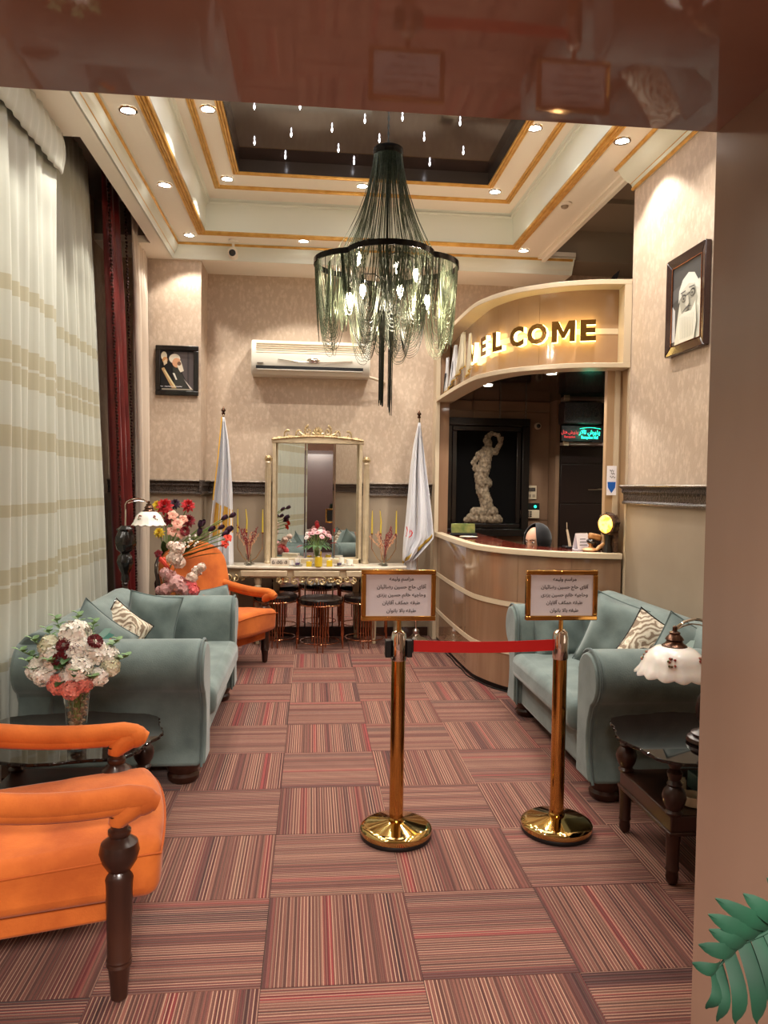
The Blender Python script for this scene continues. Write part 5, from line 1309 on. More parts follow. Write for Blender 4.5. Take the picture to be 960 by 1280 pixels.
for x, z, a in ((.0, .20, 90), (.13, .06, 10), (-.14, .04, 200)):
    g = G(); leaf_geo(g, (x, -.03, z-.03), (math.cos(R(a)), -.3, math.sin(R(a))), .06, .024, rnd, .0); g.build('anthurium', Rr, t, local=True, solid=.002)
stems(t, (0, 0, -.15), tops)
g = G()
for k in range(18): a = k*.35; leaf_geo(g, (.05*math.cos(a), .04*math.sin(a), .01), (math.cos(a), math.sin(a)*.6, .1), .10, .022, rnd, .5)
g.build('leaf_bunch', m_leaf, t, local=True)['kind'] = 'stuff'
# (3) dried sprays with candelabra either side of the mirror
def sprays(x, y, lab):
    vase('small clear glass vase of dried sprays on the %s of the vanity' % lab, (x, y, .752), [(.030, 0), (.026, .02), (.020, .06), (.026, .11)], m_glass, group='glass vases of dried sprays')
    t = thing('dried_spray', 'dried red and straw coloured spray in glass vase on the %s of vanity' % lab, 'dried flowers', (x, y, .86), 0, 'dried sprays on the vanity')
    rn = random.Random(int(x*100)+500)
    for nm, m_, cnt, H in (('red_twig', pm('dried_red', C(150, 52, 52), C(110, 30, 34)), 6, .28), ('straw_twig', pm('straw', C(218, 168, 128), C(190, 132, 94)), 6, .22)):
        for k in range(cnt):
            g = G(); a = rn.uniform(0, 6.3); L_ = rn.uniform(.4, 1)*.13; b_ = Vector((0, 0, -.08)); e_ = Vector((L_*math.cos(a)*1.2, L_*math.sin(a)*.6, H*rn.uniform(.7, 1)))
            m1_ = b_.lerp(e_, .5)+Vector((-.2*e_.x, 0, .02)); g.tube([b_, m1_, e_], .0022, 4)
            for q in range(12):
                v = .45+.55*q/11; p = m1_.lerp(e_, (v-.45)/.55); g.ball((p.x+rn.uniform(-.014, .014), p.y+rn.uniform(-.01, .01), p.z+rn.uniform(-.008, .012)), .0055, .005, .009, 5, 4)
            g.build(nm, m_, t, local=True)
    # candelabra: glass foot, three bent wires, three slim yellow candles
    c = thing('candelabra', 'wire candelabra with three slim yellow candles on the %s of vanity' % lab, 'candelabra', (x, y+.09, .752), 0, 'candelabras on the vanity')
    G().lathe([(.05, 0), (.052, .008), (.02, .016), (.012, .03), (0, .03)], 22).build('glass_foot', m_glass, c, local=True)
    for k, dx in enumerate((-.115, -.03, .125)):
        G().tube([(0, 0, .02), (dx*.5, 0, .06), (dx, 0, .16), (dx, 0, .30)], .003, 6).build('wire_arm', m_brass, c, local=True)
        G().lathe([(.010, 0), (.012, .012), (.009, .014)], 10, at=(dx, 0, .30)).build('candle_cup', m_brass, c, local=True)
    for k, dx in enumerate((-.115, -.03, .125)):
        lb = 'slim yellow candle, %s of the three in the %s candelabra on the vanity' % (('leftmost', 'middle', 'rightmost')[k], lab)
        cc = thing('candle', lb, 'candle', (x+dx, y+.09, 1.055), 0, 'slim candles on the vanity')
        G().tube([(0, 0, 0), (.004*(k == 1), 0, .12), (0 if k != 1 else -.008, 0, .235)], [.0085, .008, .004], 8).build('wax', mat('yellow_wax', C(196, 172, 62), .4, subsurf=.2), cc, local=True)
        G().tube([(0 if k != 1 else -.008, 0, .235), (0 if k != 1 else -.008, 0, .247)], .0012, 4).build('wick', m_ink, cc, local=True)
sprays(-.60, 7.24, 'left'); sprays(.71, 7.22, 'right')
# things along the vanity top
def glass_cup(label, x, y, col=None, r=.026, h=.05, name='glass_cup', cat='cup', saucer=True):
    t = thing(name, label, cat, (x, y, .752), 0, 'small things along the vanity top')
    if saucer: G().lathe([(.02, 0), (.045, .004), (.05, .009), (.02, .005), (0, .005)], 22).build('saucer', m_glass if col else m_porcelain, t, local=True)
    G().lathe([(0, .008), (r*.7, .009), (r, .02), (r*1.05, h), (r*.97, h), (r*.9, .022), (0, .014)], 22, cap=False).build('cup', m_glass if col else m_porcelain, t, local=True)
    if col: G().lathe([(0, .015), (r*.86, .017), (r*.9, .034), (0, .035)], 16, cap=False).build('wax', mat('wax_%d' % int(col[2]*999), col, .5), t, local=True)
    return t
m_yg = mat('yellow_glass', C(214, 182, 50), .1, 0, coat=.4)
t = thing('tissue_box', 'white box with dark scroll pattern on the left of the vanity', 'box', (-.30, 7.18, .752))
G().box(-.085, .085, -.035, .035, 0, .075).build('body', m_marble, t, bev=.004, local=True)
for k in range(4):
    g = G(); scroll(g, -.055+.037*k, -.0365, .037, .018, R(90), 1.3, (-1)**k, .0028); g.build('printed_scroll', m_ink, t, local=True)
glass_cup('white teacup and saucer just right of the patterned box on the vanity', -.195, 7.22)
glass_cup('white bowl behind the purple candle on the left of the vanity', -.13, 7.34, None, .03, .055)
glass_cup('glass cup with purple wax left of the yellow cubes on the vanity', -.13, 7.16, C(92, 50, 120), .024, .045)
glass_cup('glass cup with purple wax right of the yellow cubes on the vanity', .27, 7.17, C(92, 50, 120), .024, .045)
glass_cup('white teacup at the right of the vanity by the mirror post', .375, 7.24, None, .032, .06)
glass_cup('white cup behind the purple candle on the right of the vanity', .30, 7.34, None, .026, .07)
def cube_candle(label, x, y, r, h, sq=True):
    t = thing('candle_holder', label, 'candle', (x, y, .752), 0, 'small things along the vanity top')
    if sq: G().box(-r, r, -r, r, 0, h).build('glass_cube', m_yg, t, bev=.006, local=True)
    else: G().lathe([(r*.85, 0), (r, .006), (r*1.05, h), (r*.9, h), (0, h-.01)], 24).build('glass_tumbler', m_yg, t, local=True)
    G().lathe([(.012, h), (.013, h+.006), (0, h+.007)], 12).build('wax', m_porcelain, t, local=True)
    return t
cube_candle('yellow glass cube candle holder left of the bouquet on the vanity', -.02, 7.14, .026, .052)
cube_candle('yellow glass cube candle holder right of the bouquet on the vanity', .175, 7.15, .028, .062)
cube_candle('tall yellow glass tumbler in front of the pink bouquet vase', .07, 7.125, .036, .095, False)
# (4) big arrangement behind the left sofa
V4 = (-1.20, 6.34)
t = thing('vase', 'dark vase on a plinth holding the tall red and purple flowers', 'vase', (V4[0], V4[1], 0))
G().lathe([(.13, 0), (.14, .02), (.10, .05), (.09, .45), (.13, .5), (.13, .52)], 28, at=(0, 0, 0)).build('plinth', m_blackwood, t, local=True)
G().lathe([(.05, .52), (.09, .60), (.10, .70), (.06, .80), (.075, .84)], 28).build('vessel', mat('dark_glaze', C(44, 30, 30), .2, coat=.5), t, local=True)
t = thing('flower_arrangement', 'tall arrangement of red, yellow and dark purple flowers with orchids at left', 'flowers', (V4[0], V4[1], .84))
Rm_, Yl, Pu, Oc, Mg, Or_ = pm('bright_red', C(196, 24, 30), C(160, 12, 20)), pm('yellow', C(226, 196, 50), C(200, 160, 30)), pm('dark_purple', C(64, 22, 52), C(36, 12, 34)), pm('blush_orchid', C(232, 186, 162), C(206, 130, 112)), pm('crimson', C(140, 18, 30), C(96, 10, 20)), pm('orange_red', C(222, 66, 36), C(196, 44, 24))
def U(px, py, Y):   # point seen along a sight line, used only to set out the arrangement in depth plane Y
    v = fw+r2*((px-480)/FPX)-u2*((py-640)/FPX); k = Y/v.y; return Vector((0, 0, CAMZ))+v*k
tops = []
for px, py, Y, kind, r, m_ in ((206, 633, 6.25, 'mum', .075, Rm_), (235, 632, 6.3, 'mum', .062, Rm_), (236, 651, 6.25, 'mum', .060, Mg), (212, 649, 6.3, 'mum', .06, Mg), (197, 632, 6.4, 'mum', .05, Yl), (199, 666, 6.2, 'mum', .048, Yl), (219, 630, 6.42, 'mum', .05, Pu),
        (216, 644, 6.12, 'orchid', .045, Oc), (222, 655, 6.1, 'orchid', .05, Oc), (215, 664, 6.1, 'orchid', .045, Oc), (229, 649, 6.14, 'orchid', .04, Oc), (226, 668, 6.1, 'orchid', .04, Oc), (231, 664, 6.1, 'carnation', .04, Mg),
        (250, 657, 6.2, 'tulip', .040, Pu), (254, 655, 6.24, 'tulip', .034, Pu), (249, 667, 6.18, 'tulip', .042, Pu), (263, 662, 6.25, 'tulip', .040, Pu), (279, 648, 6.3, 'tulip', .038, Pu), (289, 645, 6.3, 'tulip', .038, Pu), (275, 660, 6.28, 'tulip', .036, Pu), (284, 663, 6.28, 'tulip', .048, Pu), (280, 668, 6.24, 'tulip', .042, Pu),
        (285, 672, 6.22, 'orchid', .04, Or_), (281, 680, 6.2, 'orchid', .038, Or_), (198, 692, 6.05, 'orchid', .035, Mg), (203, 700, 6.05, 'orchid', .03, Or_)):
    p = U(px, py, Y)-Vector((V4[0], V4[1], .84)); d = Vector((p.x*.9+.05, -.8, .35)) if kind != 'tulip' else Vector((.8, -.25, .5)) if px > 262 else Vector((.25, -.3, .9))
    bloom(t, kind, r, m_, p, d, rnd); tops.append(tuple(p-d.normalized()*.02))
stems(t, (0, 0, -.05), tops, r=.0045)
g = G()
for px, py in ((240, 690), (246, 680), (258, 684), (262, 690), (236, 676), (270, 680), (252, 672), (205, 680), (200, 690)):
    p = U(px, py, 6.2)-Vector((V4[0], V4[1], .84)); leaf_geo(g, p*.45, p*1.0, p.length*.8, .03, rnd, .12)
g.build('leaf_bunch', m_leaf, t, local=True)['kind'] = 'stuff'
g = G()
for k in range(22):
    p = U(226+rnd.uniform(0, 22), 672+rnd.uniform(-5, 12), 6.12)-Vector((V4[0], V4[1], .84)); g.ball(p, .010, .010, .010, 5, 4)
g.build('white_filler_blossom', W_, t, local=True)['kind'] = 'stuff'
# (5) pink blossom on the little table behind the sofa
V5 = (-1.15, 5.86, .492)
vase('low white vase of pink blossom behind the left sofa', V5, [(.05, 0), (.07, .03), (.06, .10), (.05, .12)], m_porcelain)
t = thing('flower_arrangement', 'pink and cream blossom sprays just above the back of left sofa', 'flowers', (V5[0], V5[1], V5[2]+.12))
Cr, Pi2, Pi3 = pm('cream_blossom', C(240, 220, 206), C(222, 190, 172)), pm('dusty_pink', C(232, 186, 182), C(214, 152, 150)), pm('hot_pink', C(236, 112, 112), C(222, 84, 92))
tops = []
for px, py, r, m_ in ((222, 686, .055, Cr), (218, 697, .06, Cr), (224, 703, .05, Cr), (212, 722, .06, Pi2), (222, 730, .07, Pi2), (207, 737, .05, Pi2), (232, 737, .06, Pi2), (238, 731, .05, Pi3), (242, 738, .045, Pi3), (246, 714, .042, Cr), (252, 709, .035, Cr), (214, 682, .035, Cr), (240, 722, .045, Cr), (200, 738, .035, Pi2), (206, 716, .04, Pi2)):
    p = U(px, py, 5.80+rnd.uniform(-.05, .05))-Vector((V5[0], V5[1], V5[2]+.12)); bloom(t, 'hydrangea', r, m_, p, (p.x, -.7, .6), rnd); tops.append(tuple(p))
stems(t, (0, 0, -.05), tops, r=.003)
g = G(); p0 = Vector((-.02, -.02, .2)); a_ = U(200, 697, 5.84)-Vector((V5[0], V5[1], V5[2]+.12)); b_ = U(212, 712, 5.8)-Vector((V5[0], V5[1], V5[2]+.12)); g.tube([a_, a_.lerp(b_, .5), b_], [.012, .016, .01], 7)
g.build('orange_bloom_stalk', Or_, t, local=True)
# ================================================================ STANCHIONS, NOTICES, BELT
LINES = ['مراسم ولیمه', 'آقای حاج حسین رضائیان', 'وحاجیه خانم حسین یزدی', 'طبقه همکف آقایان', 'طبقه بالا بانوان']
def stanchion(label, x, y, sx0, socket):
    t = thing('stanchion', label, 'barrier post', (x, y, 0), 0, 'brass barrier posts with notices')
    G().lathe([(.152, 0), (.156, .006), (.156, .014), (.154, .02)], 48).build('rubber_foot', m_black, t, local=True)
    G().lathe([(.155, .020), (.158, .028), (.157, .040), (.150, .048), (.13, .055), (.05, .068), (.034, .074)], 56, cap=True).build('base', m_brass_base, t, local=True)
    G().lathe([(.034, .072), (.036, .08), (.031, .086), (.031, .78)], 36).build('post', m_brass, t, local=True)
    G().lathe([(.0325, .775), (.0345, .78), (.0345, .87), (.030, .895), (.018, .905), (.012, .907)], 36).build('cap', m_chrome, t, local=True)
    if socket:
        G().box(-.060, -.033, -.022, .022, .79, .865).build('belt_socket', m_black, t, bev=.004, local=True)
        G().box(.033, .058, -.022, .022, .79, .865).build('belt_socket', m_black, t, bev=.004, local=True)
    G().tube([(0, 0, .90), (0, 0, .955)], .010, 12).build('holder_stem', m_brass, t, local=True)
    # notice frame, its centre a little left or right of the post as in life
    W, H = .325, .222; z0 = .948; cx = sx0
    g = G(); fw_ = .021
    for a, b, c, d in ((-W/2, W/2, 0, fw_), (-W/2, W/2, H-fw_, H), (-W/2, -W/2+fw_, fw_, H-fw_), (W/2-fw_, W/2, fw_, H-fw_)): g.box(cx+a, cx+b, -.012, .012, z0+c, z0+d)
    f = g.build('notice_frame', m_brass, t, bev=.004, local=True)
    s = G().box(cx-W/2+fw_*.8, cx+W/2-fw_*.8, -.004, .004, z0+fw_*.8, z0+H-fw_*.8).build('notice_sheet', m_white, f, local=True)
    G().box(cx-W/2+.004, cx+W/2-.004, .005, .009, z0+.004, z0+H-.004).build('back_plate', m_black, f, local=True)
    for k, l in enumerate(LINES):
        me = text_mesh(shape(l), .026, .0003, offset=.0003)
        o = link_mesh('printed_line', me, m_ink, f, T(cx+.012, -.0046, z0+H-.040-.0345*k, rx=PI/2) @ Matrix.Diagonal((.84, .82, 1, 1)), local=True)
    return t
stanchion('left brass barrier post with framed white notice and black belt sockets', .383, 3.19, -.004, True)
stanchion('right brass barrier post with framed white notice, nearest the right sofa', 1.106, 3.19, .0, False)
t = thing('barrier_belt', 'red fabric belt stretched between the two brass barrier posts', 'belt', (.74, 3.19, .80))
g = G(); n = 16
g.grid(lambda u, v: (.441+(1.072-.441)*u, 3.19+.0008*math.sin(9*u), .812+.05*v-.008*math.sin(PI*u)), n, 3)
g.build('webbing', m_red, t, solid=.0018, smooth=False)
G().box(.436, .448, 3.183, 3.197, .808, .866).build('belt_clip', m_black, t, bev=.002)
# ================================================================ FLAGS
m_flag = mat('white_flag_satin', C(214, 214, 218), .45, sheen=.4)
m_fringe = mat('gold_fringe', C(196, 160, 62), .5, .3, C(150, 112, 34), 120)
def flag(label, x, y, zt, prof, name_grp, seed=0, right=True):
    """cloth hanging from a pole: prof = [(z, x_left, x_right)]"""
    t = thing('flag', label, 'flag', (x, y, 0), 0, name_grp)
    G().lathe([(.12, 0), (.125, .012), (.10, .03), (.05, .045), (.03, .07), (.034, .10), (.02, .12)], 28).build('base', m_chrome, t, local=True)
    G().tube([(0, 0, .10), (0, 0, zt-.06)], .011, 12).build('pole', m_chrome, t, local=True)
    G().lathe([(.006, -.07), (.014, -.062), (.018, -.05), (.010, -.04), (.020, -.03), (.022, -.018), (.012, -.006), (.004, .012), (0, .02)], 16, at=(0, 0, zt)).build('finial', mat('bronze_cap', C(88, 62, 48), .25, .8), t, local=True)
    rn = random.Random(seed); NU = 34
    def at_(u, v):
        k = v*(len(prof)-1); i = min(int(k), len(prof)-2); f = k-i
        z = prof[i][0]+(prof[i+1][0]-prof[i][0])*f; a = prof[i][1]+(prof[i+1][1]-prof[i][1])*f; b_ = prof[i][2]+(prof[i+1][2]-prof[i][2])*f
        A = .045*min(1, (b_-a)/.12)
        return (a+(b_-a)*u-x, -.03+A*math.sin(u*13+1.2*v+seed)+A*.4*math.sin(u*29+seed)-.02*v, z)
    G().grid(at_, NU, 30).build('cloth', m_flag, t, local=True, solid=.0025, recalc=False, ang=80)
    return t, at_
tR, fR = flag('white flag with gold fringe and red mark right of the vanity', 1.045, 7.30, 2.27,
    [(2.16, 1.035, 1.055), (1.95, .995, 1.085), (1.7, .965, 1.12), (1.45, .945, 1.155), (1.2, .925, 1.185), (1.02, .905, 1.20), (.80, .895, 1.0)], 'satin flags beside the vanity', 2)
g = G(); P = [fR(u/20, .985+.0*u) for u in range(21)]
Pb = [(.895-1.045+.30*(k/20), -.06+.02*math.sin(k), .80+.27*(k/20)**1.1) for k in range(21)]
g.grid(lambda u, v: (Pb[int(round(u*20))][0], Pb[int(round(u*20))][1]-.004, Pb[int(round(u*20))][2]-.035*v+.008), 21, 3); g.build('gold_fringe', m_fringe, tR, local=True, solid=.004)
g = G(); g.grid(lambda u, v: (-.13+.13*u+.02*v*u, -.01+.02*math.sin(u*9), .82+.2*u-(.45+.2*u)*v), 12, 8); g.build('inner_fold', m_flag, tR, local=True, solid=.003)
g = G()
for k, (dx, dz, hh_) in enumerate(((-.118, 1.05, .09), (-.095, 1.06, .07), (-.072, 1.05, .055))): g.tube([(dx, -.085, dz), (dx+.010, -.088, dz+hh_*.5), (dx-.002, -.085, dz+hh_)], [.004, .007, .004], 6)
g.tube([(-.125, -.085, 1.05), (-.095, -.09, 1.035), (-.065, -.085, 1.055)], .005, 6)
g.build('red_emblem', mat('red_print', C(206, 40, 44), .6), tR, local=True)
tL, fL = flag('white and yellow flag left of the vanity behind purple flowers', -.855, 7.30, 2.26,
    [(2.17, -.865, -.84), (1.95, -.88, -.80), (1.7, -.90, -.775), (1.45, -.93, -.76), (1.2, -.955, -.755), (1.0, -.975, -.75), (.74, -.99, -.745)], 'satin flags beside the vanity', 5)
g = G(); g.grid(lambda u, v: (fL(u, .56+.26*v*(1-.35*u)+.05*u)[0], fL(u, .56+.26*v*(1-.35*u)+.05*u)[1]-.004, fL(u, .56+.26*v*(1-.35*u)+.05*u)[2]), 34, 8); g.build('yellow_band', mat('yellow_cloth', C(214, 166, 70), .55), tL, local=True, recalc=False, ang=80)
g = G(); g.tube([fL(0, v/12*.55) for v in range(13)], .007, 6); g.build('yellow_edge', mat('yellow_cloth', C(214, 166, 70), .55), tL, local=True)
# small flags on the canopy ledge
for k, (px, s_, top, lb, st) in enumerate(((553, .34, .38, 'leftmost white miniature flag with black stripe on the canopy ledge', 1), (563, .72, .43, 'second miniature flag from the left on the canopy ledge, black edged', 1), (575, 1.05, .48, 'pale yellow fringed miniature flag on the canopy ledge beside the letters', 0), (584, 1.30, .42, 'narrow pale miniature flag on the canopy ledge touching the first letter', 0))):
    p = cat(s_)+cnorm(s_)*-.045
    t = thing('miniature_flag', lb, 'flag', (p.x, p.y, 2.415), 0, 'miniature flags on the canopy')
    G().lathe([(.028, 0), (.030, .005), (.01, .012), (.004, .02)], 14).build('base', m_chrome, t, local=True)
    G().tube([(0, 0, .01), (0, 0, top)], .0025, 6).build('pole', m_chrome, t, local=True)
    d = (cat(s_+.05)-cat(s_-.05)).normalized()*-1
    w = .30 if k < 3 else .15
    def fm(u, v): q = w*(.25+.75*v)*u; return (d.x*q+.012*math.sin(9*u+k), d.y*q-.012-.012*math.sin(11*u+k)*v, top-.008-(.30*v+.05*u*v))
    G().grid(fm, 12, 8).build('cloth', mat('cream_flag', C(222, 212, 186), .6) if k > 1 else m_flag, t, local=True, solid=.002, recalc=False, ang=80)
    if st:
        G().grid(lambda u, v: tuple(a+b for a, b in zip(fm(.35+.3*u+.2*v, .45+.55*v), (-.006, -.006, 0))), 5, 6).build('black_stripe', m_ink, t, local=True, solid=.002)
    G().tube([tuple(a for a in fm(u/10, 1)) for u in range(11)], .006, 6).build('fringe', m_fringe, t, local=True)
# ================================================================ AIR CONDITIONER
t = thing('air_conditioner', 'white split air conditioner on back wall above the vanity mirror', 'air conditioner', (-.02, 7.45, 2.76))
m_ac = mat('ac_plastic', C(212, 206, 192), .35)
AX0, AX1 = -.60, .555
pr = [(7.55, 2.60), (7.36, 2.60), (7.325, 2.64), (7.30, 2.72), (7.305, 2.82), (7.335, 2.91), (7.37, 2.935), (7.55, 2.935)]
G().prism(pr, lambda a, b: (AX0, a, b), lambda a, b: (AX1, a, b)).build('body', m_ac, t, bev=.012, seg=3)
for k in range(5):
    z = 2.895-.022*k; yy = 7.322-.0065*k if k < 3 else 7.306
    G().box(AX0+.05, AX1-.05, yy-.004, yy+.02, z-.004, z+.006).build('intake_slat', m_panel_light, t, bev=.002)
G().box(AX0+.05, AX1-.07, 7.298, 7.36, 2.652, 2.680).build('outlet_slot', m_black, t)
G().box(AX0+.055, AX1-.075, 7.300, 7.318, 2.640, 2.650).build('louvre', m_ac, t, bev=.003)
G().tube([(-.34+.72*k/20, 7.293, 2.742-.022*math.sin(PI*k/20)) for k in range(21)], .004, 6).build('chrome_curve', m_chrome, t)
G().ball((-.0, 7.296, 2.742), .062, .014, .022, 20, 8).build('oval_badge', m_chrome, t)
G().box(AX0+.06, AX0+.12, 7.295, 7.303, 2.70, 2.708).build('small_plate', m_rail, t)
G().tube([(.50, 7.42, 2.625), (.60, 7.42, 2.60), (.70, 7.45, 2.575), (.72, 7.54, 2.57)], [.012, .014, .012, .012], 8).build('drain_pipe', m_panel_light, t)
# ================================================================ PICTURES
def poly_circle(cx, cy, rx, ry, n=18, a0=0, a1=360): return [(cx+rx*math.cos(R(a0+(a1-a0)*k/n)), cy+ry*math.sin(R(a0+(a1-a0)*k/n))) for k in range(n)]
# left: person in white headcloth and dark robe, frame on the pilaster
t = thing('framed_picture', 'black framed portrait print on the papered pilaster at the back left', 'picture', (-1.25, 7.08, 2.56))
px0, px1, pz0, pz1 = -1.452, -1.062, 2.345, 2.805
for a, b, c, d in ((px0, px1, pz1-.045, pz1), (px0, px1, pz0, pz0+.045), (px0, px0+.045, pz0+.045, pz1-.045), (px1-.045, px1, pz0+.045, pz1-.045)):
    G().box(a, b, 7.085, 7.118, c, d).build('frame_rail', m_blackwood, t, bev=.006)
w, h = px1-px0-.09, pz1-pz0-.09
M = Matrix(((w, 0, 0, px0+.045), (0, 0, -1, 7.108), (0, h, 0, pz0+.045), (0, 0, 0, 1)))
G_ = lambda v: C(v, v, v)
ps = [(C(26, 24, 28), [(0, 0), (1, 0), (1, 1), (0, 1)]), (C(92, 84, 84), [(.45, .05), (1, .05), (1, .97), (.38, .97)]), (C(70, 64, 66), [(.8, .05), (.86, .05), (.86, .97), (.8, .97)]),
      (C(24, 22, 26), [(0, 0), (.92, 0), (.74, .30), (.58, .56), (.40, .66), (.20, .74), (0, .80)]), (C(58, 58, 54), [(.42, .06), (.86, .06), (.66, .40), (.50, .58), (.36, .60)]),
      (C(186, 150, 104), [(.02, .55), (.10, .58), (.48, .06), (.34, .06)]), (C(220, 206, 160), [(.10, .50), (.13, .52), (.48, .08), (.42, .08)]),
      (C(226, 222, 210), [(.36, .44), (.42, .44), (.50, .28), (.46, .27)]), (C(222, 214, 196), poly_circle(.42, .80, .17, .12)), (C(214, 160, 124), poly_circle(.48, .70, .13, .12)), (C(226, 216, 196), [(.50, .62), (.60, .76), (.66, .62), (.70, .50), (.60, .46), (.54, .54)]),
      (C(120, 90, 72), poly_circle(.56, .68, .06, .05)), (C(216, 206, 180), poly_circle(.10, .86, .09, .11)), (C(196, 140, 90), poly_circle(.13, .76, .08, .08)), (C(210, 190, 160), [(.1, .62), (.2, .68), (.18, .80), (.08, .72)]),
      (C(216, 206, 196), [(.70, .30), (.76, .24), (.99, .02), (.92, .02)]), (C(168, 158, 140), [(.04, .02), (.98, .02), (.98, .05), (.04, .05)])]
poly_print('print', M, ps, t, m_print)
wtext('~ ~~~ ~~', .05, px0+.14, 7.098, pz0+.085, m_white, t, name='white_script', ext=.0003)
# right: bearded portrait on the papered wall
t = thing('framed_picture', 'dark framed grey portrait of bearded figure on the right papered wall', 'picture', (2.17, 4.215, 2.62))
ya, yb, za, zb = 3.985, 4.445, 2.345, 2.93
mh = mat('mahogany_frame', C(48, 28, 26), .25, coat=.3)
ins = lambda e: [(ya+e, za+e), (yb-e, za+e), (yb-e, zb-e), (ya+e, zb-e)]
O_, I_ = ins(0), ins(.062)
for k in range(4):
    q = [O_[k], O_[(k+1) % 4], I_[(k+1) % 4], I_[k]]; g = G()
    vs = [(2.198, *q[0]), (2.198, *q[1]), (2.158, *q[1]), (2.158, *q[0]), (2.172, *q[2]), (2.172, *q[3]), (2.198, *q[2]), (2.198, *q[3])]
    g.add(vs, [(0, 1, 2, 3), (3, 2, 4, 5), (5, 4, 6, 7), (0, 7, 6, 1), (0, 3, 5, 7), (1, 6, 4, 2)]); g.build('frame_rail', mh, t, bev=.006)
G().tube([(2.170, *p) for p in ins(.058)], .0035, 6, closed=True).build('inner_bead', m_rosegold, t)
w, h = yb-ya-.12, zb-za-.12
M = Matrix(((0, 0, -1, 2.176), (-w, 0, 0, yb-.06), (0, h, 0, za+.06), (0, 0, 0, 1)))
ps = [(G_(74), [(0, 0), (1, 0), (1, 1), (0, 1)]), (G_(96), [(0, .55), (.3, .60), (.3, .75), (0, .72)]), (G_(196), [(0, .05), (.12, .05), (.10, .45), (0, .52)]),
      (C(206, 206, 192), [(.10, 0), (1, 0), (1, .62), (.94, .72), (.30, .60), (.22, .40)]), (C(218, 218, 206), [(.22, .52), (.24, .68), (.36, .80), (.56, .86), (.76, .82), (.90, .70), (.92, .60), (.60, .70), (.34, .62)]),
      (C(168, 166, 152), [(.26, .54), (.40, .64), (.62, .68), (.80, .64), (.88, .50), (.80, .36), (.52, .30), (.34, .38)]), (C(200, 198, 184), [(.34, .66), (.58, .72), (.80, .68), (.76, .62), (.40, .60)]),
      (G_(60), poly_circle(.42, .555, .085, .05)), (C(150, 148, 136), poly_circle(.42, .55, .065, .036)), (G_(60), poly_circle(.72, .585, .085, .05)), (C(150, 148, 136), poly_circle(.72, .58, .065, .036)), (G_(50), [(.50, .565), (.64, .59), (.64, .60), (.50, .577)]),
      (G_(48), poly_circle(.43, .55, .022, .014)), (G_(48), poly_circle(.72, .58, .022, .014)), (G_(80), [(.33, .62), (.50, .63), (.50, .645), (.33, .635)]), (G_(80), [(.62, .65), (.80, .645), (.80, .66), (.62, .665)]),
      (C(192, 190, 176), [(.53, .57), (.60, .57), (.64, .46), (.56, .43), (.50, .46)]), (G_(90), [(.38, .37), (.50, .42), (.62, .44), (.76, .41), (.62, .42), (.50, .395)]), (G_(60), [(.45, .355), (.58, .385), (.68, .375), (.58, .365)]),
      (C(222, 220, 206), [(.30, .34), (.48, .37), (.72, .36), (.86, .46), (.90, .2), (.84, 0), (.34, 0), (.28, .15)])]
for k in range(9): ps.append((C(178, 178, 164), [(.34+.06*k, .32), (.35+.06*k, .32), (.38+.055*k, .04), (.365+.055*k, .04)]))
poly_print('print', M, ps, t, m_print)
# ================================================================ FERN-LIKE LEAF IN THE DOORWAY
t = thing('potted_palm', 'dark green split-leaf palm frond reaching in at bottom right', 'plant', (.86, .62, 0))
G().lathe([(.13, 0), (.16, .02), (.20, .36), (.21, .40), (.19, .40), (.17, .36), (0, .34)], 28, at=(0.0, 0, 0)).build('pot', mat('dark_pot', C(40, 34, 32), .4), t, local=True)
m_palm = mat('palm_green', C(12, 50, 33), .7, 0, C(7, 34, 22), 16, spec=.25)
def frond(px, mid_, tip, lobes, name='frond'):
    """split leaf: midrib p0->p1 with finger lobes on both sides; points in world"""
    return
YP = .60
def UP(px, py, Y=YP):
    v = fw+r2*((px-480)/FPX)-u2*((py-640)/FPX); return Vector((0, 0, CAMZ))+v*(Y/v.y)
rib = [UP(996, 1140), UP(972, 1156), UP(952, 1167), UP(930, 1177), UP(910, 1193), UP(897, 1208), UP(889, 1214)]
TL = Vector((.86, .62, 0))
fr = thing  # keep names short
base_top = [Vector((0, 0, .36)), Vector((.05, -.02, .60)), Vector((.10, -.02, .85)), UP(1060, 1118)-TL, rib[0]-TL]
G().tube(base_top, [.006, .005, .004, .0035, .003], 8).build('stalk', m_stem, t, local=True)
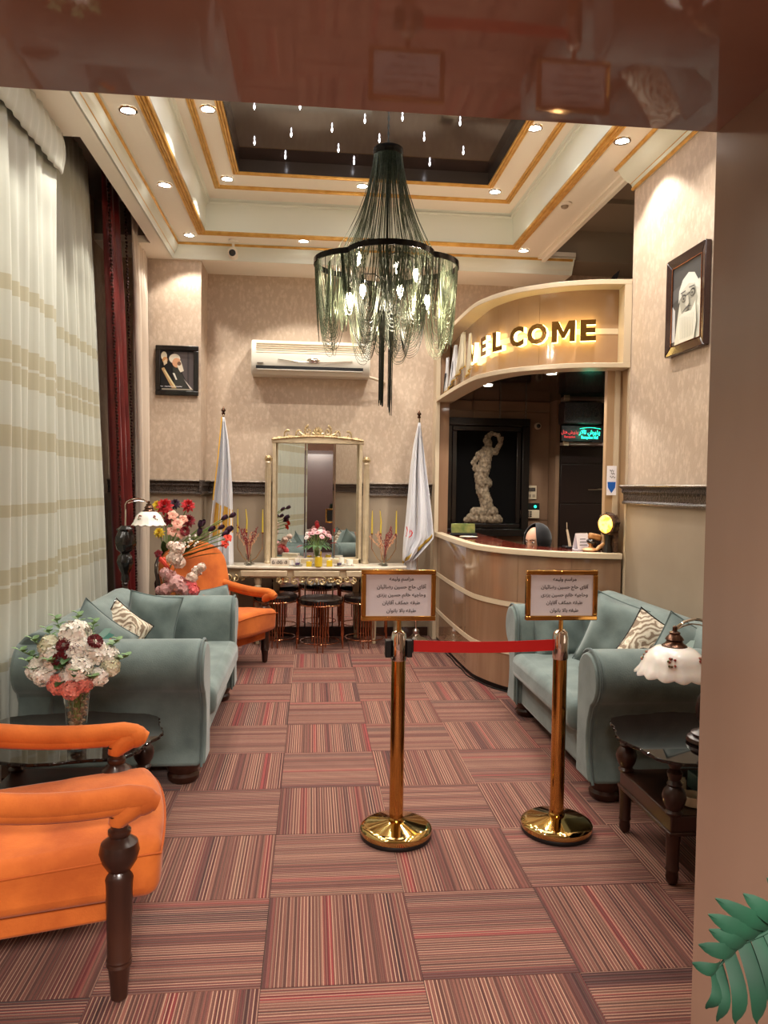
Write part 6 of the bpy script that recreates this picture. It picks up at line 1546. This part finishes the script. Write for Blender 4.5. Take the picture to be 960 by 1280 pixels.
lv = [((966, 1158), (895, 1118), 11), ((948, 1168), (922, 1113), 0), ((952, 1166), (886, 1138), 12), ((936, 1175), (887, 1157), 11), ((925, 1181), (874, 1176), 11), ((900, 1203), (866, 1199), 9),
      ((893, 1210), (883, 1256), 9), ((899, 1206), (897, 1272), 8), ((912, 1192), (920, 1275), 11), ((930, 1178), (947, 1275), 12), ((947, 1170), (968, 1262), 12), ((962, 1162), (990, 1250), 12), ((976, 1150), (1010, 1230), 12), ((975, 1152), (930, 1112), 12), ((990, 1140), (960, 1092), 12)]
for (bx, by), (tx_, ty), wpx in lv:
    if wpx == 0: continue
    a = UP(bx, by)-TL; b_ = UP(tx_, ty, YP-.012)-TL; d = b_-a; n_ = 9; Wd = wpx/FPX*YP*.95
    s_ = d.cross(Vector((0, 1, 0))).normalized()
    vs = []
    for k in range(n_):
        v = k/(n_-1); ww = Wd*(.86+.16*math.sin(PI*v*.9))*(1-v**7)+.0004; c = a+d*v+Vector((0, -.012*math.sin(PI*v), -.004*v*v))
        vs += [c-s_*ww+Vector((0, .0016, 0)), c, c+s_*ww+Vector((0, .0016, 0))]
    G().add(vs, [(k*3+j, k*3+j+1, k*3+j+4, k*3+j+3) for k in range(n_-1) for j in range(2)]).build('leaflet', m_palm, t, local=True, recalc=False, ang=70)
G().tube([p-TL+Vector((0, -.001, 0)) for p in rib], [.002, .0018, .0016, .0014, .0012, .001, .0008], 6).build('midrib', m_palm, t, local=True)
for k, (a0, el, L_) in enumerate(((20, 55, .5), (-40, 60, .45), (80, 50, .42))):
    p1 = Vector((0, 0, .36)); d = Vector((math.cos(R(a0))*math.cos(R(el)), math.sin(R(a0))*math.cos(R(el)), math.sin(R(el)))); 
    G().tube([p1, p1+d*L_*.6, p1+d*L_+Vector((0, 0, -.05))], .004, 6).build('stalk', m_stem, t, local=True)
    g = G()
    for q in range(7):
        v = .55+.45*q/6
        for s__ in (-1, 1):
            sd_ = d.cross(Vector((0, 0, 1))).normalized()*s__; leaf_geo(g, p1+d*L_*v, sd_+d*.5, .10, .012, rnd, .3)
    g.build('frond', m_palm, t, local=True, solid=.001)['kind'] = 'stuff'
# loose cable along the foot of the counter
g = G(); g.tube([(cat(LT*k/50)+cnorm(LT*k/50)*(.012+.006*math.sin(k)))+Vector((0, 0, .006)) for k in range(8, 51)], .005, 6)
tag(g.build('cable', m_black), 'thin black cable lying along the foot of the reception counter', 'cable')
